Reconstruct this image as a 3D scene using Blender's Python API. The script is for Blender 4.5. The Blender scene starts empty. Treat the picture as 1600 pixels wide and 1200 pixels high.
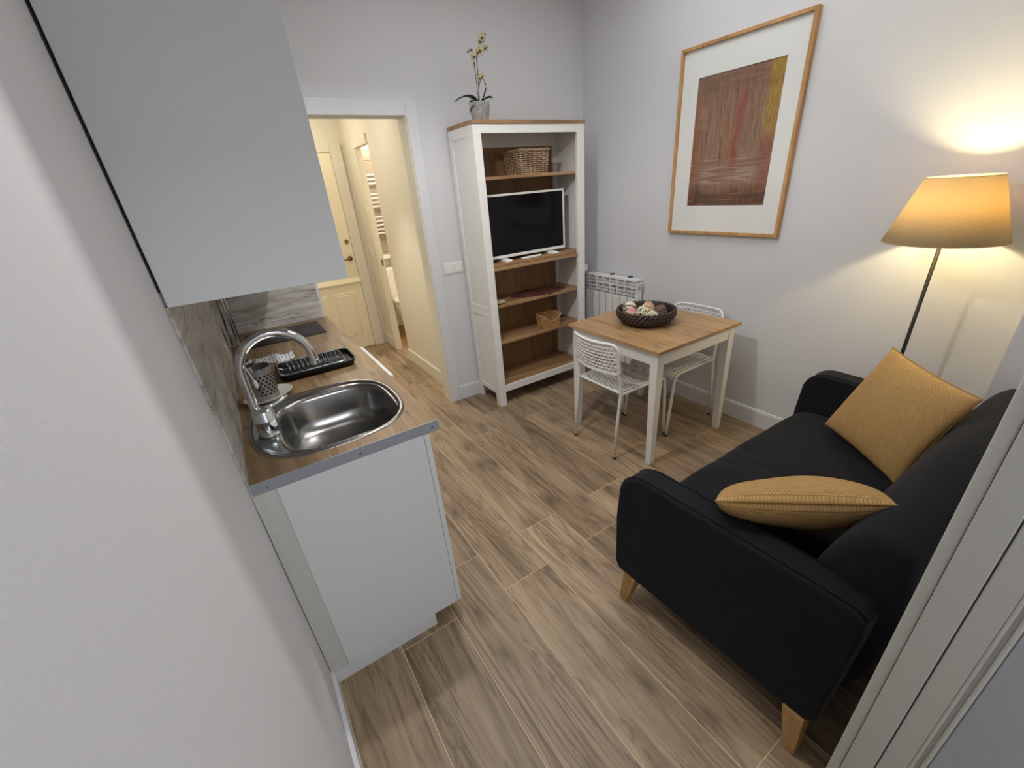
import bpy, bmesh, math, random
from mathutils import Vector, Matrix
random.seed(7)
S = bpy.context.scene
COL = S.collection
PI = math.pi

# ------------------------------------------------------------------ camera, world, exposure, lights
cam_d = bpy.data.cameras.new('camera'); cam = bpy.data.objects.new('camera', cam_d); COL.objects.link(cam)
F = Vector((0.4648997, 0.7631068, -0.4489279)); R = Vector((0.8316576, -0.5503098, -0.0741941)); U = Vector((0.3036675, 0.3388615, 0.8904824))
CAMPOS = Vector((0.15176, -1.18956, 1.57229))
m = Matrix((R, U, -F)).transposed().to_4x4(); m.translation = CAMPOS
cam.matrix_world = m
cam_d.sensor_fit = 'HORIZONTAL'; cam_d.sensor_width = 36.0
cam_d.lens = 36.0 * 661.89 / 1600.0
cam_d.shift_x = -10.09 / 1600.0; cam_d.shift_y = 22.2 / 1600.0
cam_d.clip_start = 0.02; cam_d.clip_end = 50
S.camera = cam

w = bpy.data.worlds.new('world'); S.world = w; w.use_nodes = True
w.node_tree.nodes['Background'].inputs[0].default_value = (0.62, 0.68, 0.8, 1)
w.node_tree.nodes['Background'].inputs[1].default_value = 0.05
S.view_settings.view_transform = 'Standard'; S.view_settings.look = 'None'
S.view_settings.gamma = 1.0; S.view_settings.use_curve_mapping = False
S.view_settings.exposure = 0.17
try:
    S.cycles.use_denoising = True
    S.cycles.max_bounces = 10; S.cycles.diffuse_bounces = 6; S.cycles.transparent_max_bounces = 12
    S.cycles.sample_clamp_indirect = 6.0
except Exception: pass

def point_light(name, loc, power, color, radius=0.05):
    l = bpy.data.lights.new(name, 'POINT'); l.energy = power; l.color = color; l.shadow_soft_size = radius
    o = bpy.data.objects.new(name, l); o.location = loc; COL.objects.link(o); return o
def area_light(name, loc, power, color, sx, sy, rot=(0, 0, 0)):
    l = bpy.data.lights.new(name, 'AREA'); l.shape = 'RECTANGLE'; l.size = sx; l.size_y = sy; l.energy = power; l.color = color
    o = bpy.data.objects.new(name, l); o.location = loc; o.rotation_euler = rot; COL.objects.link(o); return o
kl = bpy.data.lights.new('room_ceiling_light', 'SPOT'); kl.energy = 37; kl.color = (1.0, 0.965, 0.93); kl.spot_size = math.radians(174); kl.spot_blend = 0.40; kl.shadow_soft_size = 0.03
klo = bpy.data.objects.new('room_ceiling_light', kl); klo.location = (0.75, 0.40, 2.30); COL.objects.link(klo)
area_light('room_fill_light', (1.75, 0.35, 2.77), 15, (0.92, 0.96, 1.0), 1.4, 1.4)  # added soft overhead fill that lifts walls and floor, not a known fitting
area_light('back_room_light', (0.75, -2.75, 2.74), 28, (0.90, 0.95, 1.0), 1.0, 1.0)
area_light('hall_light', (0.98, 2.55, 2.285), 3.0, (1.0, 0.93, 0.80), 0.16, 0.16)
sl = bpy.data.lights.new('hall_downlight', 'SPOT'); sl.energy = 48; sl.color = (1.0, 0.93, 0.78); sl.spot_size = math.radians(66); sl.spot_blend = 0.6; sl.shadow_soft_size = 0.04
slo = bpy.data.objects.new('hall_downlight', sl); slo.location = (0.92, 2.45, 2.28); COL.objects.link(slo)
point_light('hall_end_light', (0.85, 3.35, 2.22), 6.0, (1.0, 0.92, 0.77), 0.05)
point_light('bathroom_light', (2.0, 3.6, 2.22), 30, (1.0, 0.89, 0.72), 0.08)
point_light('floor_lamp_light', (2.57, -0.608, 1.37), 14.0, (1.0, 0.83, 0.44), 0.03)

# ------------------------------------------------------------------ node helpers
def srgb(r, g, b):
    f = lambda c: ((c/255) / 12.92 if c/255 <= 0.04045 else ((c/255 + 0.055) / 1.055) ** 2.4)
    return (f(r), f(g), f(b), 1)
class NT:
    def __init__(s, name):
        s.m = bpy.data.materials.new(name); s.m.use_nodes = True; s.t = s.m.node_tree
        s.b = s.t.nodes['Principled BSDF']; s.out = s.t.nodes['Material Output']
    def n(s, typ, **kw):
        nd = s.t.nodes.new(typ)
        for k, v in kw.items():
            if k.startswith('i_'):
                key = k[2:]; key = int(key) if key.isdigit() else key.replace('_', ' ')
                s.set(nd.inputs[key], v)
            else: setattr(nd, k, v)
        return nd
    def set(s, inp, v):
        if isinstance(v, bpy.types.NodeSocket): s.t.links.new(v, inp)
        elif isinstance(v, bpy.types.Node): s.t.links.new(v.outputs[0], inp)
        else: inp.default_value = v
    def coord(s, scale=(1, 1, 1), rnd=0.0, kind='Object', rot=(0, 0, 0)):
        tc = s.n('ShaderNodeTexCoord'); src = tc.outputs[kind]
        if rnd:
            oi = s.n('ShaderNodeObjectInfo')
            mul = s.n('ShaderNodeVectorMath', operation='SCALE'); mul.inputs[0].default_value = (37.1, 91.7, 53.3)
            s.t.links.new(oi.outputs['Random'], mul.inputs['Scale'])
            add = s.n('ShaderNodeVectorMath', operation='ADD'); s.set(add.inputs[0], src); s.set(add.inputs[1], mul.outputs[0]); src = add.outputs[0]
        mp = s.n('ShaderNodeMapping'); s.set(mp.inputs['Vector'], src); mp.inputs['Scale'].default_value = scale; mp.inputs['Rotation'].default_value = rot
        return mp.outputs[0]
    def noise(s, vec, scale=5, detail=4, rough=0.5, dist=0.0):
        nd = s.n('ShaderNodeTexNoise'); s.set(nd.inputs['Vector'], vec)
        nd.inputs['Scale'].default_value = scale; nd.inputs['Detail'].default_value = detail
        nd.inputs['Roughness'].default_value = rough; nd.inputs['Distortion'].default_value = dist
        return nd.outputs[0]
    def ramp(s, fac, stops, interp='LINEAR'):
        nd = s.n('ShaderNodeValToRGB'); s.set(nd.inputs[0], fac); cr = nd.color_ramp; cr.interpolation = interp
        while len(cr.elements) < len(stops): cr.elements.new(0.5)
        for e, (p, c) in zip(cr.elements, stops):
            e.position = p; e.color = c if len(c) == 4 else (*c, 1)
        return nd.outputs[0]
    def math(s, op, a, b=0.0, clamp=False):
        nd = s.n('ShaderNodeMath', operation=op); nd.use_clamp = clamp; s.set(nd.inputs[0], a); s.set(nd.inputs[1], b); return nd.outputs[0]
    def mix(s, fac, a, b, mode='MIX'):
        nd = s.n('ShaderNodeMix', data_type='RGBA', blend_type=mode); s.set(nd.inputs[0], fac); s.set(nd.inputs[6], a); s.set(nd.inputs[7], b); return nd.outputs[2]
    def bump(s, h, strength=0.2, dist=0.01):
        nd = s.n('ShaderNodeBump'); s.set(nd.inputs['Height'], h); nd.inputs['Strength'].default_value = strength; nd.inputs['Distance'].default_value = dist
        s.t.links.new(nd.outputs[0], s.b.inputs['Normal'])
    def base(s, c): s.set(s.b.inputs['Base Color'], c)
def g1(v): return (v, v, v, 1)

def plain(name, c, rough=0.5, metal=0.0, nscale=60, nstr=0.03, vary=0.04, spec=0.5):
    t = NT(name); v = t.coord()
    n = t.noise(v, nscale, 3)
    dark = tuple(x * (1 - vary) for x in c[:3]) + (1,); lite = tuple(min(1, x * (1 + vary)) for x in c[:3]) + (1,)
    t.base(t.ramp(n, [(0.3, dark), (0.7, lite)]))
    t.b.inputs['Roughness'].default_value = rough; t.b.inputs['Metallic'].default_value = metal
    t.b.inputs['Specular IOR Level'].default_value = spec
    if nstr: t.bump(n, nstr, 0.004)
    return t.m
def wood(name, cols, axis=1, ks=1.9, rough=0.45, stretch=14, scale=2.2, knots=True, rnd=1.0, fine=1.0, bump=0.06, kcol=None):
    """cols: dark, mid, light. Grain runs along axis."""
    t = NT(name)
    sc = [stretch] * 3; sc[axis] = 1.0
    v = t.coord(tuple(sc), rnd); big = t.noise(v, scale * .5, 5, .62, 1.6)
    v2 = t.coord(tuple(x * 4 if i != axis else 2.2 for i, x in enumerate(sc)), rnd); fn = t.noise(v2, scale, 4, .65)
    col = t.ramp(big, [(0.3, cols[0]), (0.5, cols[1]), (0.7, cols[2])])
    col = t.mix(t.math('MULTIPLY', t.ramp(fn, [(0.42, g1(0)), (0.7, g1(1))]), 0.45 * fine), col, cols[0])
    if knots:
        vk = t.coord(tuple(3.2 if i != axis else 1.0 for i in range(3)), rnd)
        vn = t.n('ShaderNodeTexVoronoi'); vn.voronoi_dimensions = '2D' if axis < 2 else '3D'; t.set(vn.inputs['Vector'], vk); vn.inputs['Scale'].default_value = ks
        k = t.ramp(vn.outputs['Distance'], [(0.02, g1(1)), (0.07, g1(0.3)), (0.16, g1(0))])
        col = t.mix(t.math('MULTIPLY', k, 0.7), col, kcol or tuple(x * .45 for x in cols[0][:3]) + (1,))
    t.base(col); t.b.inputs['Roughness'].default_value = rough
    t.bump(fn, bump, 0.003)
    return t.m

M = {}
M['wall'] = plain('wall_paint', srgb(210, 210, 213), 0.85, nscale=160, nstr=0.10, vary=0.01)
M['wall_hall'] = plain('hall_paint', srgb(222, 216, 200), 0.8, nscale=160, nstr=0.06, vary=0.01)
M['ceil'] = plain('ceiling_paint', srgb(235, 235, 235), 0.9, nstr=0)
M['trim'] = plain('trim_white', srgb(212, 214, 217), 0.42, nstr=0.02, vary=0.01)
M['jamb'] = plain('jamb_painted', srgb(188, 187, 180), 0.5, nscale=220, nstr=0.05, vary=0.03)
M['cab'] = plain('cabinet_white', srgb(224, 228, 230), 0.4, nscale=140, nstr=0.03, vary=0.015)
M['doorgrey'] = plain('door_grey_paint', srgb(172, 176, 179), 0.5, nscale=200, nstr=0.05)
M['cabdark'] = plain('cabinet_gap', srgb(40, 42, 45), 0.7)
M['plinth'] = plain('cabinet_plinth', srgb(220, 223, 226), 0.5, nstr=0)
M['filler'] = plain('filler_offwhite', srgb(205, 206, 200), 0.6, nstr=0.03)
M['white'] = plain('white_lacquer', srgb(232, 231, 228), 0.38, nstr=0.0, vary=0.01)
M['whitep'] = plain('white_plastic', srgb(230, 229, 226), 0.3, nstr=0.0, vary=0.01)
M['black'] = plain('black_metal', srgb(22, 20, 20), 0.4, nstr=0)
M['chrome'] = plain('chrome', srgb(215, 218, 222), 0.09, 1.0, nstr=0, vary=0.01)
M['steel'] = plain('brushed_steel', srgb(150, 149, 147), 0.23, 1.0, nscale=90, nstr=0.03, vary=0.06)
M['steel_satin'] = plain('satin_steel', srgb(172, 171, 168), 0.42, 1.0, nstr=0)
M['alu'] = plain('aluminium_strip', srgb(158, 163, 173), 0.45, 0.15, nstr=0.02)
M['ceramic'] = plain('ceramic_cream', srgb(225, 215, 190), 0.2, nstr=0)
M['ceramicw'] = plain('ceramic_white', srgb(240, 238, 230), 0.12, nstr=0)
M['grout'] = plain('grout_beige', srgb(214, 192, 160), 0.85, nscale=200, nstr=0.1, vary=0.06)
M['tablewood'] = wood('pine_stained', (srgb(138, 102, 66), srgb(176, 140, 98), srgb(192, 158, 116)), axis=1, ks=2.6, stretch=12, scale=2.4, rnd=1.0, fine=.7, kcol=srgb(70, 40, 22), rough=.4)
M['shelfwood'] = wood('shelf_pine', (srgb(122, 90, 60), srgb(162, 126, 88), srgb(178, 144, 106)), axis=0, stretch=12, scale=2.0, rnd=1.0, fine=.6, kcol=srgb(70, 40, 22))
M['backwood'] = wood('back_panel_wood', (srgb(118, 88, 56), srgb(146, 110, 72), srgb(158, 122, 82)), axis=2, stretch=16, scale=2.4, rnd=1.0, knots=False)
M['legwood'] = wood('oak_leg', (srgb(146, 108, 62), srgb(176, 136, 86), srgb(192, 152, 102)), axis=2, stretch=8, scale=3, knots=False, rough=.35)
M['framewood'] = wood('frame_oak', (srgb(156, 112, 62), srgb(190, 144, 92), srgb(208, 164, 112)), axis=2, stretch=8, scale=3, knots=False)
M['counter'] = wood('counter_oak', (srgb(94, 72, 50), srgb(140, 114, 82), srgb(160, 134, 100)), axis=1, ks=3.0, stretch=9, scale=2.6, rnd=0.0, rough=.38, kcol=srgb(60, 46, 34))
def plank_mat():
    t = NT('wood_look_tile')
    v = t.coord((7.5, .62, 1), 1.0); a = t.noise(v, 1.5, 6, .6, 1.8)
    v2 = t.coord((75, 1.6, 1), 1.0); b = t.noise(v2, 1.6, 6, .75, .5)
    v3 = t.coord((3.0, .9, 1), 1.0); c = t.noise(v3, 1.6, 3, .5, .8)
    oi = t.n('ShaderNodeObjectInfo')
    col = t.ramp(a, [(0.26, srgb(104, 93, 74)), (0.40, srgb(152, 131, 106)), (0.56, srgb(176, 155, 129)), (0.74, srgb(190, 170, 144))])
    col = t.mix(t.math('MULTIPLY', t.ramp(b, [(0.46, g1(0)), (0.74, g1(1))]), 0.3), col, srgb(98, 77, 60))
    # long dark figure streaks
    v5 = t.coord((5.5, .5, 1), 1.0); f = t.noise(v5, 1.5, 5, .6, 1.6)
    fig = t.ramp(f, [(0.455, g1(0)), (0.49, g1(1)), (0.515, g1(.15)), (0.53, g1(0))])
    col = t.mix(t.math('MULTIPLY', fig, 0.5), col, srgb(86, 66, 50))
    # cathedral rings
    wv = t.n('ShaderNodeTexWave', wave_type='RINGS', rings_direction='Z'); t.set(wv.inputs['Vector'], t.coord((1.0, .14, 1), 1.0))
    wv.inputs['Scale'].default_value = 16; wv.inputs['Distortion'].default_value = 7; wv.inputs['Detail'].default_value = 3; wv.inputs['Detail Scale'].default_value = .8
    col = t.mix(t.math('MULTIPLY', t.ramp(wv.outputs[0], [(0.0, g1(1)), (0.25, g1(0))]), t.math('MULTIPLY', t.ramp(c, [(.48, g1(0)), (.56, g1(1))]), 0.5)), col, srgb(96, 76, 60))
    vk = t.coord((2.0, .8, 1), 1.0); vn = t.n('ShaderNodeTexVoronoi'); vn.voronoi_dimensions = '2D'; t.set(vn.inputs['Vector'], vk)
    vn.inputs['Scale'].default_value = 2.0
    k = t.ramp(vn.outputs['Distance'], [(0.02, g1(.9)), (0.08, g1(0.4)), (0.2, g1(0))])
    col = t.mix(t.math('MULTIPLY', k, .7), col, srgb(72, 56, 46))
    tint = t.ramp(oi.outputs['Random'], [(0, srgb(218, 214, 210)), (0.5, srgb(240, 236, 230)), (1, srgb(255, 250, 243))])
    col = t.mix(1.0, col, tint, 'MULTIPLY')
    t.base(col); t.set(t.b.inputs['Roughness'], t.ramp(b, [(0.3, g1(.42)), (0.7, g1(.56))]))
    t.bump(b, 0.12, 0.002)
    return t.m
M['plank'] = plank_mat()
def splash_mat():
    t = NT('whitewashed_wood_panel')
    v = t.coord((1.0, 1.0, 9.0)); a = t.noise(v, 2.2, 6, .62, 1.2)
    v2 = t.coord((3.5, 3.5, 60)); b = t.noise(v2, 2.0, 5, .7)
    v3 = t.coord((1.2, 1.2, 5)); c = t.noise(v3, 2.3, 3, .5)
    col = t.ramp(a, [(0.34, srgb(158, 150, 140)), (0.48, srgb(192, 189, 184)), (0.66, srgb(210, 210, 210))])
    crack = t.math('MULTIPLY', t.ramp(b, [(0.52, g1(0)), (0.60, g1(1))]), t.ramp(c, [(.48, g1(0)), (.58, g1(1))]))
    col = t.mix(t.math('MULTIPLY', crack, .8), col, srgb(92, 82, 72))
    t.base(col); t.b.inputs['Roughness'].default_value = 0.3; t.bump(b, 0.05, .002); return t.m
M['splash'] = splash_mat()
def fabric(name, c, c2, rough=0.95, scale=700, strength=.25, sheen=0.0):
    t = NT(name); v = t.coord(); n = t.noise(v, scale, 2)
    n2 = t.noise(v, 9, 3)
    col = t.ramp(n, [(0.3, c), (0.7, c2)])
    t.base(t.mix(t.ramp(n2, [(.35, g1(0)), (.7, g1(.5))]), col, c2)); t.b.inputs['Roughness'].default_value = rough
    t.b.inputs['Specular IOR Level'].default_value = 0.15
    if sheen: t.b.inputs['Sheen Weight'].default_value = sheen; t.b.inputs['Sheen Roughness'].default_value = .4
    t.bump(n, strength, 0.001); return t.m
M['sofa'] = fabric('charcoal_upholstery', srgb(19, 20, 23), srgb(34, 35, 39), sheen=.06)
M['seam'] = fabric('seam_black', srgb(10, 10, 12), srgb(16, 16, 18))
def cushion_mat():
    t = NT('mustard_weave'); tc = t.n('ShaderNodeTexCoord')
    mp = t.n('ShaderNodeMapping'); t.set(mp.inputs[0], tc.outputs['UV']); mp.inputs['Scale'].default_value = (46, 46, 1)
    br = t.n('ShaderNodeTexBrick'); t.set(br.inputs['Vector'], mp.outputs[0]); br.offset = .5
    br.inputs['Scale'].default_value = 1.0; br.inputs['Mortar Size'].default_value = .12; br.inputs['Mortar Smooth'].default_value = 1.0
    br.inputs['Brick Width'].default_value = 1.0; br.inputs['Row Height'].default_value = .62
    br.inputs['Color1'].default_value = srgb(200, 164, 110); br.inputs['Color2'].default_value = srgb(190, 153, 100); br.inputs['Mortar'].default_value = srgb(140, 106, 62)
    n = t.noise(t.coord(), 6, 3)
    t.base(t.mix(t.math('MULTIPLY', n, .3), br.outputs['Color'], srgb(172, 136, 84)))
    t.b.inputs['Roughness'].default_value = .9; t.b.inputs['Specular IOR Level'].default_value = .15
    inv = t.math('SUBTRACT', 1.0, br.outputs['Fac']); t.bump(inv, .6, .003); return t.m
M['cushion'] = cushion_mat()
def shade_mat():
    t = NT('linen_shade'); n = t.noise(t.coord((1, 1, 3)), 220, 3)
    col = t.ramp(n, [(0.3, srgb(190, 176, 140)), (0.7, srgb(206, 192, 156))])
    d = t.n('ShaderNodeBsdfDiffuse'); t.set(d.inputs[0], col)
    tr = t.n('ShaderNodeBsdfTranslucent'); t.set(tr.inputs[0], t.mix(.5, col, srgb(255, 218, 130)))
    mx = t.n('ShaderNodeMixShader'); mx.inputs[0].default_value = .28; t.t.links.new(d.outputs[0], mx.inputs[1]); t.t.links.new(tr.outputs[0], mx.inputs[2])
    t.t.links.new(mx.outputs[0], t.out.inputs['Surface']); return t.m
M['shade'] = shade_mat()
def emis(name, c, s):
    t = NT(name); t.b.inputs['Emission Color'].default_value = c; t.b.inputs['Emission Strength'].default_value = s; t.base(c); return t.m
M['bulb'] = emis('lit_bulb', (1, .82, .5, 1), 12)
def glass_pane(name, k=0.07, rough=0.0):
    t = NT(name); tr = t.n('ShaderNodeBsdfTransparent'); gl = t.n('ShaderNodeBsdfGlossy'); gl.inputs['Roughness'].default_value = rough
    fr = t.n('ShaderNodeLayerWeight'); mx = t.n('ShaderNodeMixShader')
    t.set(mx.inputs[0], t.math('ADD', t.math('MULTIPLY', t.math('POWER', fr.outputs['Facing'], 5.0), .9), .02)); t.t.links.new(tr.outputs[0], mx.inputs[1]); t.t.links.new(gl.outputs[0], mx.inputs[2])
    t.t.links.new(mx.outputs[0], t.out.inputs['Surface']); return t.m
M['pane'] = glass_pane('picture_glass')
M['screen'] = plain('screen_black', srgb(10, 10, 12), 0.12, nstr=0, vary=0, spec=.22)
M['hob'] = plain('hob_black_glass', srgb(22, 22, 25), 0.3, nstr=0.02, spec=.2)
M['tray'] = plain('black_plastic_tray', srgb(16, 17, 21), 0.35, nstr=0.02, spec=.25)
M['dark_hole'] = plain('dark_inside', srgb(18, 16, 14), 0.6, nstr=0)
M['mat'] = plain('picture_mount', srgb(228, 228, 224), 0.8, nscale=300, nstr=.03)
M['wicker'] = plain('wicker_tan', srgb(190, 148, 92), 0.6, nscale=70, nstr=.1, vary=.25)
M['wickerd'] = plain('wicker_grey_brown', srgb(164, 138, 110), 0.65, nscale=60, nstr=.1, vary=.28)
M['wickerbk'] = plain('wicker_near_black', srgb(34, 28, 26), 0.55, nstr=.05, vary=.2)
M['bowl'] = plain('woven_leaf_dark', srgb(58, 46, 38), 0.42, nscale=45, nstr=.2, vary=.4)
M['bowlin'] = plain('bowl_inside', srgb(30, 24, 24), 0.6, nscale=40, nstr=.1)
M['leaf'] = plain('orchid_leaf', srgb(38, 56, 38), 0.35, nscale=20, nstr=.03, vary=.15)
M['stem'] = plain('orchid_stem', srgb(64, 56, 40), 0.5)
M['petal'] = plain('orchid_petal', srgb(206, 200, 150), 0.6, nscale=90, vary=.1)
M['lip'] = plain('orchid_lip', srgb(110, 52, 44), 0.6, vary=.2)
M['tilew'] = plain('bath_wall', srgb(235, 230, 215), 0.3, nstr=0)
M['tileg'] = plain('bath_tile_taupe', srgb(150, 138, 122), 0.3, nscale=8, nstr=0.02, vary=.12)
M['doorcream'] = plain('door_cream', srgb(236, 226, 200), 0.35, nstr=0, vary=.01)
M['brass'] = plain('old_brass', srgb(140, 118, 84), 0.3, 1.0, nstr=0)
M['cork'] = plain('cork_stopper', srgb(170, 132, 104), 0.5)
M['rubber'] = plain('rubber_black', srgb(20, 20, 20), 0.8, nstr=0)
M['matred'] = plain('placemat_red', srgb(92, 44, 36), 0.75, nscale=30, nstr=.1, vary=.45)
M['pinkb'] = plain('ball_pink', srgb(206, 130, 142), 0.7, nscale=50, nstr=.2, vary=.25)
M['creamb'] = plain('ball_cream', srgb(214, 204, 182), 0.7, nscale=40, nstr=.2, vary=.12)
M['peachb'] = plain('ball_peach', srgb(188, 140, 116), 0.7, nscale=50, nstr=.2, vary=.2)
M['brownb'] = plain('ball_brown', srgb(104, 74, 54), 0.7, nscale=50, nstr=.2, vary=.3)
M['strip_cream'] = plain('strip_cream', srgb(222, 210, 180), 0.6, vary=.1)
M['strip_dark'] = plain('strip_dark', srgb(120, 100, 84), 0.6, vary=.2)
def galv():
    t = NT('galvanised_zinc'); v = t.n('ShaderNodeTexVoronoi'); t.set(v.inputs['Vector'], t.coord()); v.inputs['Scale'].default_value = 150
    t.base(t.ramp(v.outputs['Color'], [(0.1, srgb(168, 174, 180)), (0.9, srgb(222, 228, 232))])); t.b.inputs['Metallic'].default_value = .6; t.b.inputs['Roughness'].default_value = .4; return t.m
M['zinc'] = galv()
def cloth_mat():
    t = NT('white_cloth_blue_marks'); v = t.coord((1, 1, 1))
    wv = t.n('ShaderNodeTexWave'); t.set(wv.inputs['Vector'], v); wv.inputs['Scale'].default_value = 22; wv.inputs['Distortion'].default_value = 4; wv.inputs['Detail'].default_value = 3; wv.inputs['Detail Scale'].default_value = 3
    n = t.noise(t.coord((120, 40, 40)), 2.2, 2)
    k = t.math('MULTIPLY', t.ramp(wv.outputs[0], [(0.6, g1(0)), (0.75, g1(1))]), t.ramp(n, [(.45, g1(0)), (.55, g1(1))]))
    t.base(t.mix(k, srgb(214, 216, 220), srgb(60, 64, 90))); t.b.inputs['Roughness'].default_value = .85; return t.m
M['cloth'] = cloth_mat()
def art_mat():
    t = NT('abstract_brown_painting'); tc = t.n('ShaderNodeTexCoord'); sep = t.n('ShaderNodeSeparateXYZ'); t.set(sep.inputs[0], tc.outputs['Object'])
    # local: u across (viewer left to right, 0..1), v up 0..1
    wob = t.math('MULTIPLY', t.math('SUBTRACT', t.noise(t.coord((1, 2.2, 2.2)), 3.0, 3), .5), .14)
    u = t.math('ADD', t.math('ADD', t.math('MULTIPLY', sep.outputs[1], -1 / .505), .5), wob); v = t.math('ADD', t.math('ADD', t.math('MULTIPLY', sep.outputs[2], 1 / .68), .5), wob)
    vert = t.noise(t.coord((1, 26, 1.6)), 3.4, 6, .7, .3); hor = t.noise(t.coord((1, 1.6, 30)), 3.0, 6, .7, .4)
    brush = t.noise(t.coord((1, 90, 6)), 3, 4, .75)
    col = t.ramp(vert, [(0.3, srgb(92, 60, 46)), (0.46, srgb(128, 92, 70)), (0.6, srgb(150, 118, 94)), (0.75, srgb(128, 74, 50))])
    def band(x, a, b, soft=.04):
        lo = t.n('ShaderNodeMapRange'); t.set(lo.inputs[0], x); lo.inputs[1].default_value = a - soft; lo.inputs[2].default_value = a + soft
        hi = t.n('ShaderNodeMapRange'); t.set(hi.inputs[0], x); hi.inputs[1].default_value = b + soft; hi.inputs[2].default_value = b - soft
        return t.math('MULTIPLY', lo.outputs[0], hi.outputs[0])
    hc = t.ramp(hor, [(0.32, srgb(96, 58, 44)), (0.5, srgb(142, 108, 86)), (0.64, srgb(182, 162, 142)), (0.75, srgb(126, 80, 56))])
    col = t.mix(t.math('MULTIPLY', band(v, .18, .36), .85), col, hc)
    col = t.mix(t.math('MULTIPLY', band(v, .84, 1.2), .7), col, t.ramp(hor, [(.35, srgb(98, 66, 46)), (.65, srgb(138, 104, 80))]))
    # red accents in the middle, orange at left, ochre at right, dark foot
    col = t.mix(t.math('MULTIPLY', t.math('MULTIPLY', band(u, .52, .6, .03), band(v, .3, .8, .06)), .75), col, srgb(140, 58, 38))
    col = t.mix(t.math('MULTIPLY', t.math('MULTIPLY', band(u, -.3, .06, .03), band(v, .22, .86, .06)), .7), col, srgb(146, 76, 46))
    col = t.mix(t.math('MULTIPLY', t.math('MULTIPLY', band(u, .86, 1.3, .04), band(v, .5, 1.2, .08)), .85), col, t.ramp(brush, [(.4, srgb(118, 92, 30)), (.62, srgb(196, 152, 42))]))
    col = t.mix(t.math('MULTIPLY', t.math('MULTIPLY', band(u, .86, 1.3, .04), band(v, .15, .5, .08)), .6), col, srgb(134, 66, 40))
    col = t.mix(t.math('MULTIPLY', band(v, -.3, .13, .05), .85), col, t.ramp(hor, [(.42, srgb(48, 30, 26)), (.56, srgb(96, 52, 32)), (.66, srgb(176, 112, 48))]))
    col = t.mix(t.math('MULTIPLY', t.ramp(brush, [(.5, g1(0)), (.72, g1(1))]), .3), col, srgb(170, 148, 124))
    t.base(col); t.b.inputs['Roughness'].default_value = .7; t.bump(brush, .1, .002); return t.m
M['art'] = art_mat()

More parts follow.
